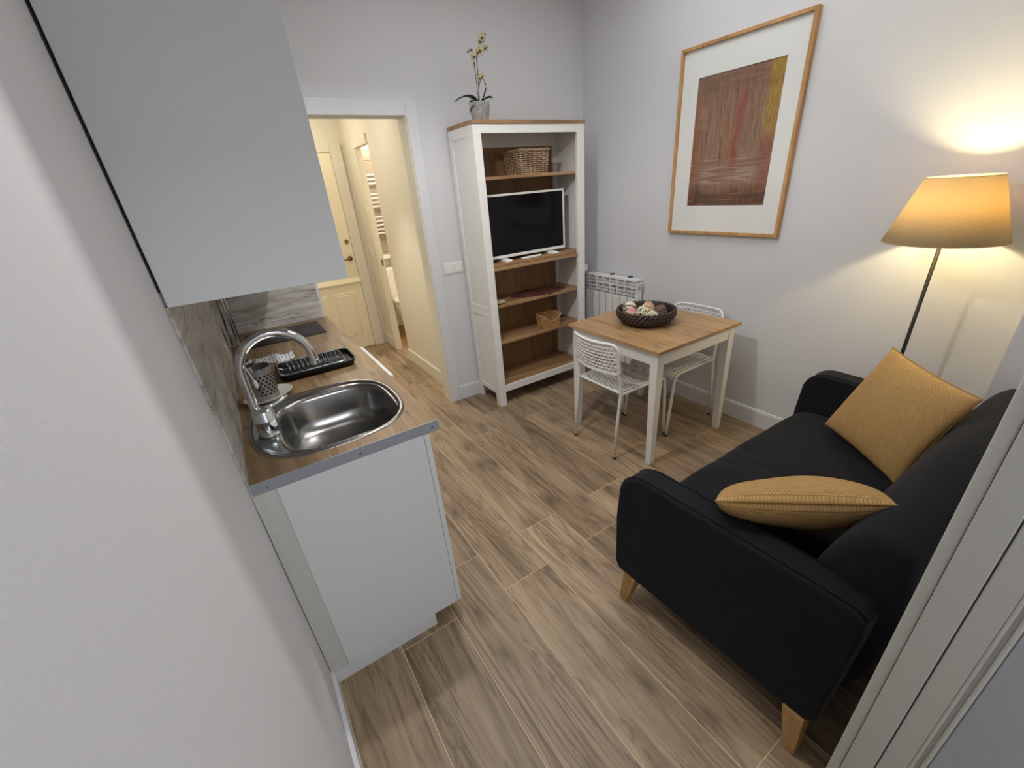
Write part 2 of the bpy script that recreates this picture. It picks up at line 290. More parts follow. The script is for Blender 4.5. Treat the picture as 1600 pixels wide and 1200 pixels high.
# ------------------------------------------------------------------ mesh helpers
def origin(o):
    p = Vector((0, 0, 0))
    while o is not None: p += Vector(o.location); o = o.parent
    return p
def superpt(cx, cy, hx, hy, e, a):
    c, s_ = math.cos(a), math.sin(a)
    return (cx + hx * math.copysign(abs(c) ** (2 / e), c), cy + hy * math.copysign(abs(s_) ** (2 / e), s_))
class MB:
    def __init__(s): s.bm = bmesh.new()
    def box(s, x0, x1, y0, y1, z0, z1):
        v = [s.bm.verts.new(p) for p in ((x0, y0, z0), (x1, y0, z0), (x1, y1, z0), (x0, y1, z0), (x0, y0, z1), (x1, y0, z1), (x1, y1, z1), (x0, y1, z1))]
        for f in ((0, 3, 2, 1), (4, 5, 6, 7), (0, 1, 5, 4), (1, 2, 6, 5), (2, 3, 7, 6), (3, 0, 4, 7)): s.bm.faces.new([v[i] for i in f])
        return s
    def loft(s, rings, cap0=True, cap1=True, closed=True):
        vs = [[s.bm.verts.new(p) for p in r] for r in rings]; n = len(rings[0])
        for a, b in zip(vs, vs[1:]):
            for i in range(n if closed else n - 1):
                j = (i + 1) % n; s.bm.faces.new((a[i], a[j], b[j], b[i]))
        if cap0: s.bm.faces.new(list(reversed(vs[0])))
        if cap1: s.bm.faces.new(vs[-1])
        return s
    def tube(s, pts, r, seg=8, closed=False, flat=1.0):
        pts = [Vector(p) for p in pts]; n = len(pts); rr = r if isinstance(r, (list, tuple)) else [r] * n
        rings = []; prev = None
        for i, p in enumerate(pts):
            if closed: t = (pts[(i + 1) % n] - pts[i - 1])
            else: t = pts[min(i + 1, n - 1)] - pts[max(i - 1, 0)]
            t = t.normalized() if t.length > 1e-9 else Vector((0, 0, 1))
            if prev is None:
                a = Vector((0, 0, 1)) if abs(t.z) < .9 else Vector((1, 0, 0)); x = t.cross(a).normalized()
            else:
                x = prev - t * prev.dot(t); x = x.normalized() if x.length > 1e-6 else t.orthogonal().normalized()
            prev = x; y = t.cross(x)
            rings.append([p + (x * math.cos(2 * PI * k / seg) + y * flat * math.sin(2 * PI * k / seg)) * rr[i] for k in range(seg)])
        if closed:
            # align last to first by nearest twist
            vs = [[s.bm.verts.new(q) for q in r_] for r_ in rings]
            for i in range(n):
                a, b = vs[i], vs[(i + 1) % n]; off = 0
                if i == n - 1: off = min(range(seg), key=lambda o: (b[o].co - a[0].co).length)
                for k in range(seg): s.bm.faces.new((a[k], a[(k + 1) % seg], b[(k + 1 + off) % seg], b[(k + off) % seg]))
        else: s.loft(rings)
        return s
    def lathe(s, prof, cx=0, cy=0, seg=32, cap0=False, cap1=False):
        s.loft([[(cx + r * math.cos(2 * PI * k / seg), cy + r * math.sin(2 * PI * k / seg), z) for k in range(seg)] for r, z in prof], cap0, cap1); return s
    def cyl(s, p0, p1, r0, r1=None, seg=16): return s.tube([p0, p1], [r0, r0 if r1 is None else r1], seg)
    def prism(s, poly, axis, a, b):
        def P(u, v, w_): return {'x': (w_, u, v), 'y': (u, w_, v), 'z': (u, v, w_)}[axis]
        s.loft([[P(u, v, a) for u, v in poly], [P(u, v, b) for u, v in poly]]); return s
    def sphere(s, c, r, seg=16, rings=10, sc=(1, 1, 1)):
        rg = []
        for i in range(1, rings):
            th = PI * i / rings
            rg.append([(c[0] + r * sc[0] * math.sin(th) * math.cos(2 * PI * k / seg), c[1] + r * sc[1] * math.sin(th) * math.sin(2 * PI * k / seg), c[2] - r * sc[2] * math.cos(th)) for k in range(seg)])
        s.loft(rg); return s
    def xform(s, mat): s.bm.transform(mat); return s
    def build(s, name, mat, parent=None, smooth=False, bevel=0, seg=2, loc=None, sub=0, solid=0, label=None, kind=None, angle=None):
        bm = s.bm; bmesh.ops.recalc_face_normals(bm, faces=bm.faces)
        if parent is None:
            if loc is None:
                lo = [min(v.co[i] for v in bm.verts) for i in range(3)]; hi = [max(v.co[i] for v in bm.verts) for i in range(3)]
                loc = ((lo[0] + hi[0]) / 2, (lo[1] + hi[1]) / 2, lo[2])
            off = Vector(loc)
        else:
            off = origin(parent)
            if loc is not None: loc = Vector(loc) - off; off = off + loc
        bmesh.ops.translate(bm, vec=-off, verts=bm.verts)
        me = bpy.data.meshes.new(name); bm.to_mesh(me); bm.free()
        o = bpy.data.objects.new(name, me); COL.objects.link(o); me.materials.append(mat)
        if loc is not None: o.location = loc
        if parent is not None: o.parent = parent
        if smooth: me.shade_smooth() if hasattr(me, 'shade_smooth') else [setattr(p, 'use_smooth', True) for p in me.polygons]
        if bevel:
            md = o.modifiers.new('bevel', 'BEVEL'); md.width = bevel; md.segments = seg; md.limit_method = 'ANGLE'; md.angle_limit = math.radians(40)
            if not smooth:
                me.shade_smooth(); md.harden_normals = True
        if solid: md = o.modifiers.new('solid', 'SOLIDIFY'); md.thickness = solid; md.offset = 0
        if sub: md = o.modifiers.new('sub', 'SUBSURF'); md.levels = sub; md.render_levels = sub
        if label: o['label'] = label
        if kind: o['kind'] = kind
        return o
def B(*a): return MB().box(*a)
def thing(name, label, cat, loc, group=None, rz=0):
    o = bpy.data.objects.new(name, None); COL.objects.link(o); o.location = loc; o.rotation_euler = (0, 0, rz); o.empty_display_size = .05
    o['label'] = label; o['category'] = cat
    if group: o['group'] = group
    return o
def tag(o, label, cat, group=None):
    o['label'] = label; o['category'] = cat
    if group: o['group'] = group
    return o
def struct(name, mb, mat, parent=None, label=None, cat=None, **k):
    o = mb.build(name, mat, parent, kind='structure', **k)
    if parent is None:
        if label: o['label'] = label
        if cat: o['category'] = cat
    return o

# ------------------------------------------------------------------ room shell
D = 1.80; W = 2.77; H = 2.80; T = .12
X1 = .556; X2 = 1.325; ZT = 2.005   # hall doorway
# floor slab (grout) and planks
fl = struct('floor', MB().box(-.02, W + .02, -3.2, D, -.06, -.0009).box(.30, 1.52, D, 3.95, -.06, -.0009), M['grout'], label='floor of brown wood-look tile planks with pale grout lines', cat='floor')
PA, PW, PL = .4785, .2328, 1.209
regions = [(-.02, W + .02, -1.95, D), (.30, 1.52, D, 3.95)]
for (rx0, rx1, ry0, ry1) in regions:
    k = math.floor((rx0 - PA) / PW)
    while PA + k * PW < rx1:
        x0, x1 = max(PA + k * PW, rx0), min(PA + (k + 1) * PW, rx1)
        j0 = (.216 if k % 2 == 0 else -.026); n = math.floor((ry0 - j0) / PL)
        while j0 + n * PL < ry1:
            y0, y1 = max(j0 + n * PL, ry0), min(j0 + (n + 1) * PL, ry1)
            if y1 - y0 > .01 and x1 - x0 > .01:
                gx0 = .0013 if x0 > rx0 else 0; gx1 = .0013 if x1 < rx1 else 0
                gy0 = .0013 if y0 > ry0 else 0; gy1 = .0013 if y1 < ry1 else 0
                e = .0006
                a = [(x0 + gx0, y0 + gy0), (x1 - gx1, y0 + gy0), (x1 - gx1, y1 - gy1), (x0 + gx0, y1 - gy1)]
                bq = [(x0 + gx0 + e, y0 + gy0 + e), (x1 - gx1 - e, y0 + gy0 + e), (x1 - gx1 - e, y1 - gy1 - e), (x0 + gx0 + e, y1 - gy1 - e)]
                mb = MB().loft([[(*p, -.004) for p in a], [(*p, -.0006) for p in a], [(*p, 0) for p in bq]], cap0=False)
                mb.build('plank', M['plank'], fl, loc=((x0 + x1) / 2, (y0 + y1) / 2, 0))
            n += 1
        k += 1
struct('wall_left', B(-T, 0, -3.2, D + T, 0, H), M['wall'], label='plain white wall on the left beside the kitchen units', cat='wall')
struct('wall_back', MB().box(0, X1, D, D + T, 0, H).box(X2, W, D, D + T, 0, H).box(X1, X2, D, D + T, ZT, H), M['wall'], label='white far wall with the doorway to the hall', cat='wall')
struct('wall_right', B(W, W + T, -3.2, D + T, 0, H), M['wall'], label='white wall with the framed picture and radiator', cat='wall')
struct('ceiling', B(0, W, -3.2, D, H, H + .08), M['ceil'], label='flat white ceiling above the room', cat='ceiling')
YF0, YF1 = -1.25, -1.138
struct('wall_front', MB().box(1.02, W, YF0, YF1, 0, H).box(0, 1.02, YF0, YF1, 2.15, H), M['wall'], label='white wall behind the sofa beside the near door frame', cat='wall')
struct('wall_pier', B(2.52, W, YF1, -.917, 0, H), M['wall'], label='narrow white wall pier in the corner behind the sofa', cat='wall')
struct('wall_rear', B(-T, W + T, -3.32, -3.2, 0, H), M['wall'], label='white wall of the room behind the camera', cat='wall')
# near door frame on the right (pieces seen close up)
JX = 1.0
struct('trim_1', B(JX + .004, JX + .075, YF1, YF1 + .021, 0, 2.2), M['jamb'], bevel=.004, label='room-side casing of the near white door frame at right', cat='door frame')
struct('trim_2', B(JX, JX + .03, -1.1835, YF1 - .0005, 0, 2.15), M['jamb'], bevel=.0025, label='white door lining strip beside the near casing', cat='door frame')
struct('trim_3', B(JX + .001, JX + .03, -1.2225, -1.1855, 0, 2.15), M['jamb'], bevel=.002, label='second white door lining strip nearer the camera', cat='door frame')
struct('trim_4', MB().tube([(JX + .004, -1.2255, 0), (JX + .004, -1.2255, 2.15)], .0035, 8).tube([(JX + .004, -1.2385, 0), (JX + .004, -1.2385, 2.15)], .0035, 8).box(JX + .006, JX + .03, -1.243, -1.2235, 0, 2.15), M['jamb'], label='beaded white seal strip on the near door frame', cat='door frame')
struct('door_1', B(JX + .012, JX + .05, -2.0, -1.244, .01, 2.14), M['doorgrey'], bevel=.002, label='grey-white open door leaf at the right edge', cat='door')
struct('trim_5', B(0, JX + .02, YF0, YF1, 2.10, 2.15), M['jamb'], label='head of the near door frame', cat='door frame')
# skirting
def skirt(name, ax, a, b, pos, s, lab, z1=.118, mat='trim', floor=0.0):
    """ax 'x': runs along x on plane y=pos, sticking out by s"""
    t1, t2 = .012 * s, .009 * s
    prof = [(0, floor), (t1, floor), (t1, z1 - .012), (t2, z1 - .010), (t2, z1 - .006), (t1 * .8, z1 - .003), (t1 * .5, z1), (0, z1)]
    if ax == 'x': mb = MB().loft([[(q, pos + u, v) for u, v in prof] for q in (a, b)])
    else: mb = MB().loft([[(pos + u, q, v) for u, v in prof] for q in (a, b)])
    struct(name, mb, M[mat], label=lab, cat='skirting board')
skirt('baseboard_right', 'y', -.917, D - .012, W, -1, 'white skirting board along the picture wall')
skirt('baseboard_back', 'x', 1.402, W - .012, D, -1, 'white skirting board between doorway and bookcase')
skirt('baseboard_left', 'y', -3.19, -.002, 0, 1, 'white skirting board at the foot of the left wall', z1=.075)
skirt('baseboard_front', 'x', JX + .08, 2.52, YF1, 1, 'white skirting board on the wall behind the sofa')
# doorway casing (room side) and lining
struct('trim_6', B(X2, X2 + .075, D - .014, D, 0, ZT + .085), M['trim'], bevel=.003, label='upright casing right of the hall doorway', cat='door frame')
struct('trim_7', B(X1 - .02, X2, D - .014, D, ZT, ZT + .085), M['trim'], bevel=.003, label='horizontal casing above the hall doorway', cat='door frame')
struct('trim_8', B(X2 - .008, X2 + .001, D - .006, D + T + .006, 0, ZT), M['wall_hall'], label='right lining of the hall doorway', cat='door frame')
# hall shell
HX = 1.43; HT = .045; HY = 3.83; HH = 2.30; HL = .38
struct('wall_hall_right', MB().box(HX, HX + HT, D + T, 3.05, 0, HH).box(HX, HX + HT, 3.45, HY, 0, HH).box(HX, HX + HT, 3.05, 3.45, 1.99, HH), M['wall_hall'], label='cream hall wall right of the doorway with bathroom opening', cat='wall')
struct('wall_hall_left', B(HL - .1, HL, D + T, HY, 0, HH), M['wall_hall'], label='hall wall hidden behind the kitchen side', cat='wall')
struct('wall_hall_end', B(HL - .1, HX + .1, HY, HY + .1, 0, HH), M['wall_hall'], label='end wall of the hall around the entrance door', cat='wall')
struct('ceiling_hall', B(HL - .1, HX + .1, D + T, HY + .1, HH, HH + .06), M['ceil'], label='hall ceiling', cat='ceiling')
skirt('baseboard_hall_right', 'y', D + T + .02, 3.049, HX, -1, 'cream skirting along the near hall wall', mat='wall_hall')
skirt('baseboard_hall_far', 'y', 3.516, HY - .031, HX, -1, 'short cream skirting between bathroom and entrance door', mat='wall_hall')
# bathroom door casing + lining
struct('trim_9', B(HX - .016, HX, 3.44, 3.515, 0, 1.9845), M['wall_hall'], bevel=.003, label='cream upright casing of the bathroom door', cat='door frame')
struct('trim_10', B(HX - .016, HX, 3.05, 3.515, 1.985, 2.065), M['wall_hall'], bevel=.003, label='cream top casing of the bathroom door', cat='door frame')
struct('trim_11', MB().box(HX, HX + HT + .004, 3.438, 3.4499, 0, 1.99), M['wall_hall'], bevel=.002, label='inner lining of the bathroom door frame', cat='door frame')
tag(MB().box(HX + .014, HX + .034, 3.4355, 3.4379, .925, .985).build('strike_plate', M['brass']), 'small dark metal strike plate on the bathroom door frame', 'door fitting')
# entrance door with panels
door = thing('door_2', 'cream panelled entrance door with bronze lever at the end of the hall', 'door', (.80, HY - .02, 0)); door['kind'] = 'structure'
DX0, DX1, DZ = .36, 1.272, 1.985; dy = HY - .022
B(DX0, DX1, dy, HY - .001, .006, DZ).build('leaf', M['doorcream'], door, bevel=.002)
def panel(x0, x1, z0, z1):
    mb = MB()
    ins = [(0, 0), (.012, -.007), (.022, -.002), (.034, -.008)]
    rings = [[(x0 + i, dy + d, z0 + i), (x1 - i, dy + d, z0 + i), (x1 - i, dy + d, z1 - i), (x0 + i, dy + d, z1 - i)] for i, d in ins]
    mb.loft(rings, cap0=False); mb.build('door_panel', M['doorcream'], door)
panel(.955, 1.185, .165, .655); panel(.62, .895, .165, .655)
panel(.955, 1.185, .86, .90) if False else None
MB().prism([(dy, .735), (dy - .02, .74), (dy - .026, .755), (dy - .018, .77), (dy - .008, .785), (dy, .80)], 'x', DX0, DX1).build('rail_moulding', M['doorcream'], door)
h = MB(); h.cyl((1.222, dy, 1.0), (1.222, dy - .012, 1.0), .026, seg=20); h.cyl((1.222, dy - .01, 1.0), (1.222, dy - .045, 1.0), .009); h.tube([(1.222, dy - .045, 1.0), (1.19, dy - .05, .998), (1.12, dy - .045, .992)], [.009, .009, .007])
h.build('door_handle', M['brass'], door, smooth=True)
MB().cyl((1.228, dy, 1.17), (1.228, dy - .012, 1.17), .021, seg=20).build('lock', M['brass'], door)
MB().cyl((1.218, dy, .905), (1.218, dy - .008, .905), .028, seg=20).build('escutcheon', M['doorcream'], door)
struct('trim_12', MB().box(DX1 + .003, DX1 + .11, HY - .03, HY, 0, 2.068).box(DX0, DX1 + .0025, HY - .03, HY, DZ + .004, 2.068), M['wall_hall'], bevel=.004, label='cream casing around the entrance door', cat='door frame')
sw = thing('hall_light_switch', 'small white switch on the hall wall beside the entrance door', 'light switch', (HX, 3.66, 1.06))
B(HX - .008, HX, 3.62, 3.70, 1.02, 1.10).build('plate', M['whitep'], sw, bevel=.002); B(HX - .012, HX - .008, 3.635, 3.685, 1.035, 1.085).build('rocker', M['whitep'], sw, bevel=.002)
# bathroom
BX0, BX1, BY0, BY1 = HX + HT, 2.9, 2.9, 4.40
struct('floor_bathroom', B(HX, BX1, BY0, BY1, -.05, -.001), M['backwood'], label='brown bathroom floor', cat='floor')
bw = struct('wall_bathroom', MB().box(HX, BX1, BY1, BY1 + .1, 0, HH).box(BX1, BX1 + .1, BY0, BY1, 0, HH).box(BX0, BX1, BY0 - .1, BY0, 0, HH).box(HX, BX0, HY + .1, BY1, 0, HH), M['tilew'], label='bathroom walls, white below and taupe tiles above', cat='wall')
for i in range(6):
    for j in range(4):
        x0 = BX0 + .002 + i * .237; z0 = .93 + j * .34
        B(x0 + .001, x0 + .235, BY1 - .008, BY1, z0 + .001, z0 + .338).build('tile', M['tileg'], bw, bevel=.001, seg=1)
struct('ceiling_bathroom', B(HX, BX1, BY0, BY1, HH, HH + .05), M['ceil'], label='bathroom ceiling', cat='ceiling')

# ------------------------------------------------------------------ kitchen
CD = .558; CH = .901
lc = thing('kitchen_base_cabinet', 'white kitchen base unit under the sink and worktop', 'cabinet', (.26, .9, 0))
B(.003, .402, 0.0, D - .01, .0, .062).build('plinth', M['plinth'], lc, bevel=.001)
B(.062, .5015, 0.0, .018, .0625, .866).build('side_panel', M['cab'], lc, bevel=.0008)
B(.002, .0615, -.001, .018, .0625, .866).build('filler_strip', M['filler'], lc, bevel=.0008, label='off-white filler strip against the wall')
B(.002, .500, .0185, D - .01, .0625, .72).build('carcass', M['cab'], lc)
for i, (y0, y1) in enumerate(((0.001, .598), (.602, 1.195), (1.199, D - .012))):
    d = B(.503, .5215, y0, y1, .064, .862 if i != 1 else .70).build('door', M['cab'], lc, bevel=.001)
B(.503, .5215, .602, 1.195, .704, .862).build('drawer', M['cab'], lc, bevel=.001)
tag(B(.5595, .592, .57, 1.07, .84, .872).build('oven_handle_bar', M['cab'], None, bevel=.006), 'pale bar standing proud of the worktop front edge', 'handle')
# worktop with sink cut-out
ct = thing('worktop', 'oak-look worktop with grey metal end strip beside the wall', 'worktop', (.28, .9, CH - .036))
SC, SH = (.274, .313), (.25, .262)
def ring_rect(x0, x1, y0, y1, n, c):
    out = []
    for k in range(n):
        a = 2 * PI * k / n; dx, dy_ = math.cos(a), math.sin(a)
        tx = ((x1 if dx > 0 else x0) - c[0]) / dx if abs(dx) > 1e-9 else 1e9; ty = ((y1 if dy_ > 0 else y0) - c[1]) / dy_ if abs(dy_) > 1e-9 else 1e9
        t = min(tx, ty); out.append((c[0] + dx * t, c[1] + dy_ * t))
    return out
NS = 96
YS = .70
angs = [2 * PI * k / NS for k in range(NS)]
outer = ring_rect(.006, CD, 0.003, YS, NS, SC)
# snap nearest ring points to the rectangle corners
for cxy in ((.006, .003), (CD, .003), (CD, YS), (.006, YS)):
    i = min(range(NS), key=lambda q: (outer[q][0] - cxy[0]) ** 2 + (outer[q][1] - cxy[1]) ** 2); outer[i] = cxy
hole = [superpt(SC[0], SC[1], SH[0] - .012, SH[1] - .012, 2.7, a) for a in angs]
mb = MB(); zt, zb = CH, CH - .035
mb.loft([[(*p, zt) for p in outer], [(*p, zt) for p in hole], [(*p, zb) for p in hole], [(*p, zb) for p in outer], [(*p, zt) for p in outer]], False, False)
bmesh.ops.remove_doubles(mb.bm, verts=mb.bm.verts, dist=1e-5)
mb.box(.006, CD, YS, D - .002, zb, zt)
mb.build('worktop_board', M['counter'], ct)
mb = MB().box(.006, CD + .001, -.0005, .0028, zb - .001, zt + .0008)
mb.build('end_strip', M['alu'], ct, bevel=.0008, label='grey metal end strip')
for x in (.045, .30, .535): MB().cyl((x, -.0015, CH - .02), (x, 0, CH - .02), .0035, seg=10).build('screw', M['steel'], ct)
struct('trim_13', MB().box(.0005, .0065, 0.0, D, .80, 1.39).box(.0, .54, D - .007, D, .88, 1.43), M['splash'], label='whitewashed wood-look splashback panel above the worktop', cat='splashback')
# sink
sk = thing('kitchen_sink', 'stainless steel inset sink with rounded bowl', 'sink', (SC[0], SC[1], CH))
def ring(c, h_, e, z): return [(*superpt(c[0], c[1], h_[0], h_[1], e, a), z) for a in angs]
bc, bh = (.302, .302), (.187, .212)
rings = [ring(SC, SH, 2.7, CH + .0005), ring(SC, (SH[0] - .001, SH[1] - .001), 2.7, CH + .003), ring(SC, (SH[0] - .008, SH[1] - .008), 2.7, CH + .005), ring(SC, (SH[0] - .017, SH[1] - .017), 2.7, CH + .003),
         ring(SC, (SH[0] - .021, SH[1] - .021), 2.8, CH - .001)]
for t_ in (.35, .7, 1.0):
    c_ = [SC[i] + (bc[i] - SC[i]) * t_ for i in (0, 1)]; hh = [(SH[i] - .023) + (bh[i] + .006 - SH[i] + .023) * t_ for i in (0, 1)]
    rings.append(ring(c_, hh, 2.8 + .9 * t_, CH - .002))
rings += [ring(bc, bh, 3.6, CH - .005), ring(bc, (bh[0] - .006, bh[1] - .006), 3.6, CH - .02), ring(bc, (bh[0] - .014, bh[1] - .014), 3.6, CH - .09), ring(bc, (bh[0] - .024, bh[1] - .026), 3.4, CH - .128),
          ring(bc, (bh[0] - .045, bh[1] - .05), 3.0, CH - .146), ring(bc, (.06, .07), 2.2, CH - .152), ring(bc, (.042, .042), 2, CH - .154)]
o = MB().loft(rings, False, True).build('basin', M['steel'], sk, smooth=True)
mb = MB().lathe([(.041, CH - .1535), (.038, CH - .1505), (.030, CH - .152), (.026, CH - .1535), (0.002, CH - .1535)], bc[0], bc[1], 24); mb.build('drain', M['chrome'], sk, smooth=True)
MB().cyl((.124, .40, CH - .04), (.121, .40, CH - .04), .011, seg=14).build('overflow', M['dark_hole'], sk)
# tap
fx, fy = .086, .292
tp = thing('kitchen_tap', 'chrome swan-neck mixer tap at the wall side of the sink', 'tap', (fx, fy, CH - .002))
MB().lathe([(.034, CH - .002), (.034, CH + .004), (.032, CH + .007), (.0325, CH + .05), (.034, CH + .052), (.034, CH + .055), (.0325, CH + .057), (.031, CH + .083), (.024, CH + .092), (.004, CH + .095)], fx, fy, 28, True, True).build('body', M['chrome'], tp, smooth=True)
pts = [(.078, .305, CH + .04), (.070, .308, CH + .10), (.070, .310, CH + .19)]
for k in range(0, 15):
    a = PI - (PI * 1.02) * k / 14; pts.append((.176 + .106 * math.cos(a), .312 + .012 * k / 14, CH + .210 + .106 * math.sin(a)))
pts.append((pts[-1][0] + .001, .324, CH + .195))
MB().tube(pts, [.014] * len(pts), 16).build('spout', M['chrome'], tp, smooth=True)
MB().cyl((pts[-1][0], pts[-1][1], CH + .200), (pts[-1][0] + .0005, pts[-1][1], CH + .183), .016, seg=16).build('nozzle', M['chrome'], tp, bevel=.002)
MB().tube([(fx + .005, fy, CH + .083), (fx + .03, fy + .006, CH + .094), (fx + .085, fy + .014, CH + .106)], [.012, .009, .006], 12, flat=.7).build('lever', M['chrome'], tp, smooth=True)
# cork stopper near the wall
tag(MB().lathe([(.013, CH), (.015, CH + .004), (.015, CH + .02), (.011, CH + .024), (.002, CH + .025)], .026, .615, 18, True, True).build('sink_stopper', M['cork'], smooth=True), 'small pinkish stopper between tap and splashback', 'stopper')
# utensil holder with saucer
sa = MB(); n_ = 40
def ell(cx_, cy_, a_, b_, z_, rot=.5): return [(cx_ + a_ * math.cos(t) * math.cos(rot) - b_ * math.sin(t) * math.sin(rot), cy_ + a_ * math.cos(t) * math.sin(rot) + b_ * math.sin(t) * math.cos(rot), z_) for t in [2 * PI * i / n_ for i in range(n_)]]
ux, uy = .115, .602
sau = thing('utensil_saucer', 'oval cream saucer with brown rim under the utensil holder', 'saucer', (ux, uy, CH))
MB().loft([ell(ux, uy, .045, .035, CH), ell(ux, uy, .075, .058, CH + .012), ell(ux, uy, .093, .070, CH + .022), ell(ux, uy, .090, .067, CH + .0225), ell(ux, uy, .070, .053, CH + .013), ell(ux, uy, .02, .02, CH + .005)]).build('dish', M['ceramicw'], sau, smooth=True)
MB().tube(ell(ux, uy, .0918, .0688, CH + .0225), .0016, 6, closed=True).build('rim', M['ceramic'], sau, smooth=True)
uh = thing('utensil_holder', 'perforated stainless steel utensil holder beside the tap', 'utensil holder', (ux - .008, uy, CH + .013))
def perforated_cyl(cx_, cy_, r, z0, z1, nc, nr, zr0, zr1, hole):
    mb = MB(); bm = mb.bm; rows = nr; dz = (zr1 - zr0) / rows; da = 2 * PI / nc
    P = lambda a, z: (cx_ + r * math.cos(a), cy_ + r * math.sin(a), z)
    for j in range(rows):
        sh = (j % 2) * da / 2
        for i in range(nc):
            a0 = i * da + sh; zc = zr0 + (j + .5) * dz; ac = a0 + da / 2
            sq = [(a0, zc - dz / 2), (ac, zc - dz / 2), (a0 + da, zc - dz / 2), (a0 + da, zc), (a0 + da, zc + dz / 2), (ac, zc + dz / 2), (a0, zc + dz / 2), (a0, zc)]
            so = [bm.verts.new(P(*q)) for q in sq]
            if (i % 6) == 5: bm.faces.new(so); continue
            si = [bm.verts.new(P(ac + math.cos(t) * hole / r, zc + math.sin(t) * hole)) for t in [math.radians(225 + 45 * q) for q in range(8)]]
            for q in range(8): bm.faces.new((so[q], so[(q + 1) % 8], si[(q + 1) % 8], si[q]))
    seg = nc * 2
    mb.loft([[P(2 * PI * i / seg, z) for i in range(seg)] for z in (z0, zr0)], False, False); mb.loft([[P(2 * PI * i / seg, z) for i in range(seg)] for z in (zr1, z1)], False, False)
    return mb
perforated_cyl(ux - .008, uy, .046, CH + .013, CH + .135, 18, 7, CH + .03, CH + .112, .0043).build('perforated_wall', M['steel_satin'], uh, smooth=True)
MB().lathe([(.0455, CH + .0135), (.003, CH + .0135)], ux - .008, uy, 28, False, True).build('base', M['steel'], uh)
MB().tube([(ux - .008 + .046 * math.cos(2 * PI * k / 40), uy + .046 * math.sin(2 * PI * k / 40), CH + .135) for k in range(40)], .0014, 6, closed=True).build('rim', M['steel'], uh, smooth=True)
MB().lathe([(.0435, CH + .015), (.0435, CH + .10), (.01, CH + .1)], ux - .008, uy, 28).build('shade_core', M['dark_hole'], uh)  # near-black core standing in for the shade seen through the holes
def utensil(name, lab, p0, p1, head, r=.0035, mat='steel', sc=(1, 1, .35), hr=.026):
    t = thing(name, lab, 'utensil', p0)
    MB().tube([p0, [(a + b) / 2 for a, b in zip(p0, p1)], p1], [r, r * .8, r], 8).build('handle', M[mat], t, smooth=True)
    if head: MB().sphere(head, hr, 16, 8, sc).build('head', M[mat], t, smooth=True)
utensil('serving_spoon', 'steel spoon standing bowl up in the perforated holder', (.10, .60, CH + .02), (.075, .625, CH + .155), (.068, .632, CH + .172), sc=(.8, .55, 1))
utensil('ladle', 'steel ladle leaning left in the perforated holder', (.115, .61, CH + .02), (.085, .585, CH + .15), (.08, .58, CH + .165), sc=(1, .8, .6))
utensil('pastry_brush', 'white handled brush hanging on the rim of the perforated holder', (.073, .565, CH + .165), (.088, .548, CH + .098), (.0885, .547, CH + .09), r=.003, mat='ceramicw', sc=(.35, .25, .9), hr=.02)
# hob
hb = thing('hob', 'small black glass hob set in the far end of the worktop', 'hob', (.28, 1.55, CH))
B(.078, .482, 1.395, 1.70, CH, CH + .005).build('glass_plate', M['hob'], hb, bevel=.002)
for (x, y, r) in ((.19, 1.55, .075), (.37, 1.55, .06)):
    MB().tube([(x + r * math.cos(2 * PI * k / 40), y + r * math.sin(2 * PI * k / 40), CH + .0052) for k in range(40)], .0007, 4, closed=True).build('cooking_ring', M['steel'], hb)
# cloth
mb = MB(); nx, ny = 22, 12; vs = []
for i in range(nx + 1):
    row = []
    for j in range(ny + 1):
        u, v = i / nx, j / ny; wv = .5 + .5 * math.sin(u * PI * 2.0 + .6)
        x = .095 + .17 * u; y = 1.02 + .10 * wv * .4 + v * (.13 - .03 * math.sin(u * 9)); z = CH + .004 + .012 * math.sin(PI * v) * (.6 + .4 * math.sin(u * 14))
        row.append(mb.bm.verts.new((x, y, z)))
    vs.append(row)
for i in range(nx):
    for j in range(ny): mb.bm.faces.new((vs[i][j], vs[i + 1][j], vs[i + 1][j + 1], vs[i][j + 1]))
tag(mb.build('dish_cloth', M['cloth'], smooth=True, solid=.005), 'white dish cloth with blue marks behind the drying rack', 'cloth')
# drying rack
dr = thing('dish_drying_rack', 'black drying tray with chrome wire rack on the worktop', 'dish rack', (.33, .83, CH))
def rrect(x0, x1, y0, y1, r, z, n=5):
    out = []
    for cx_, cy_, a0 in ((x1 - r, y1 - r, 0), (x0 + r, y1 - r, PI / 2), (x0 + r, y0 + r, PI), (x1 - r, y0 + r, 1.5 * PI)):
        for k in range(n + 1): a = a0 + PI / 2 * k / n; out.append((cx_ + r * math.cos(a), cy_ + r * math.sin(a), z))
    return out
tx0, tx1, ty0, ty1 = .165, .490, .722, .935
MB().loft([rrect(tx0 + .015, tx1 - .015, ty0 + .015, ty1 - .015, .03, CH + .0005), rrect(tx0 + .004, tx1 - .004, ty0 + .004, ty1 - .004, .035, CH + .022), rrect(tx0, tx1, ty0, ty1, .038, CH + .03), rrect(tx0 + .006, tx1 - .006, ty0 + .006, ty1 - .006, .034, CH + .03),
           rrect(tx0 + .012, tx1 - .012, ty0 + .012, ty1 - .012, .03, CH + .012), rrect(tx0 + .05, tx1 - .05, ty0 + .05, ty1 - .05, .02, CH + .006)]).build('tray', M['tray'], dr, smooth=False, bevel=.001)
zr = CH + .032
MB().tube(rrect(tx0 + .012, tx1 - .045, ty0 + .012, ty1 - .016, .02, zr), .0018, 6, closed=True).build('rack_frame', M['chrome'], dr, smooth=True)
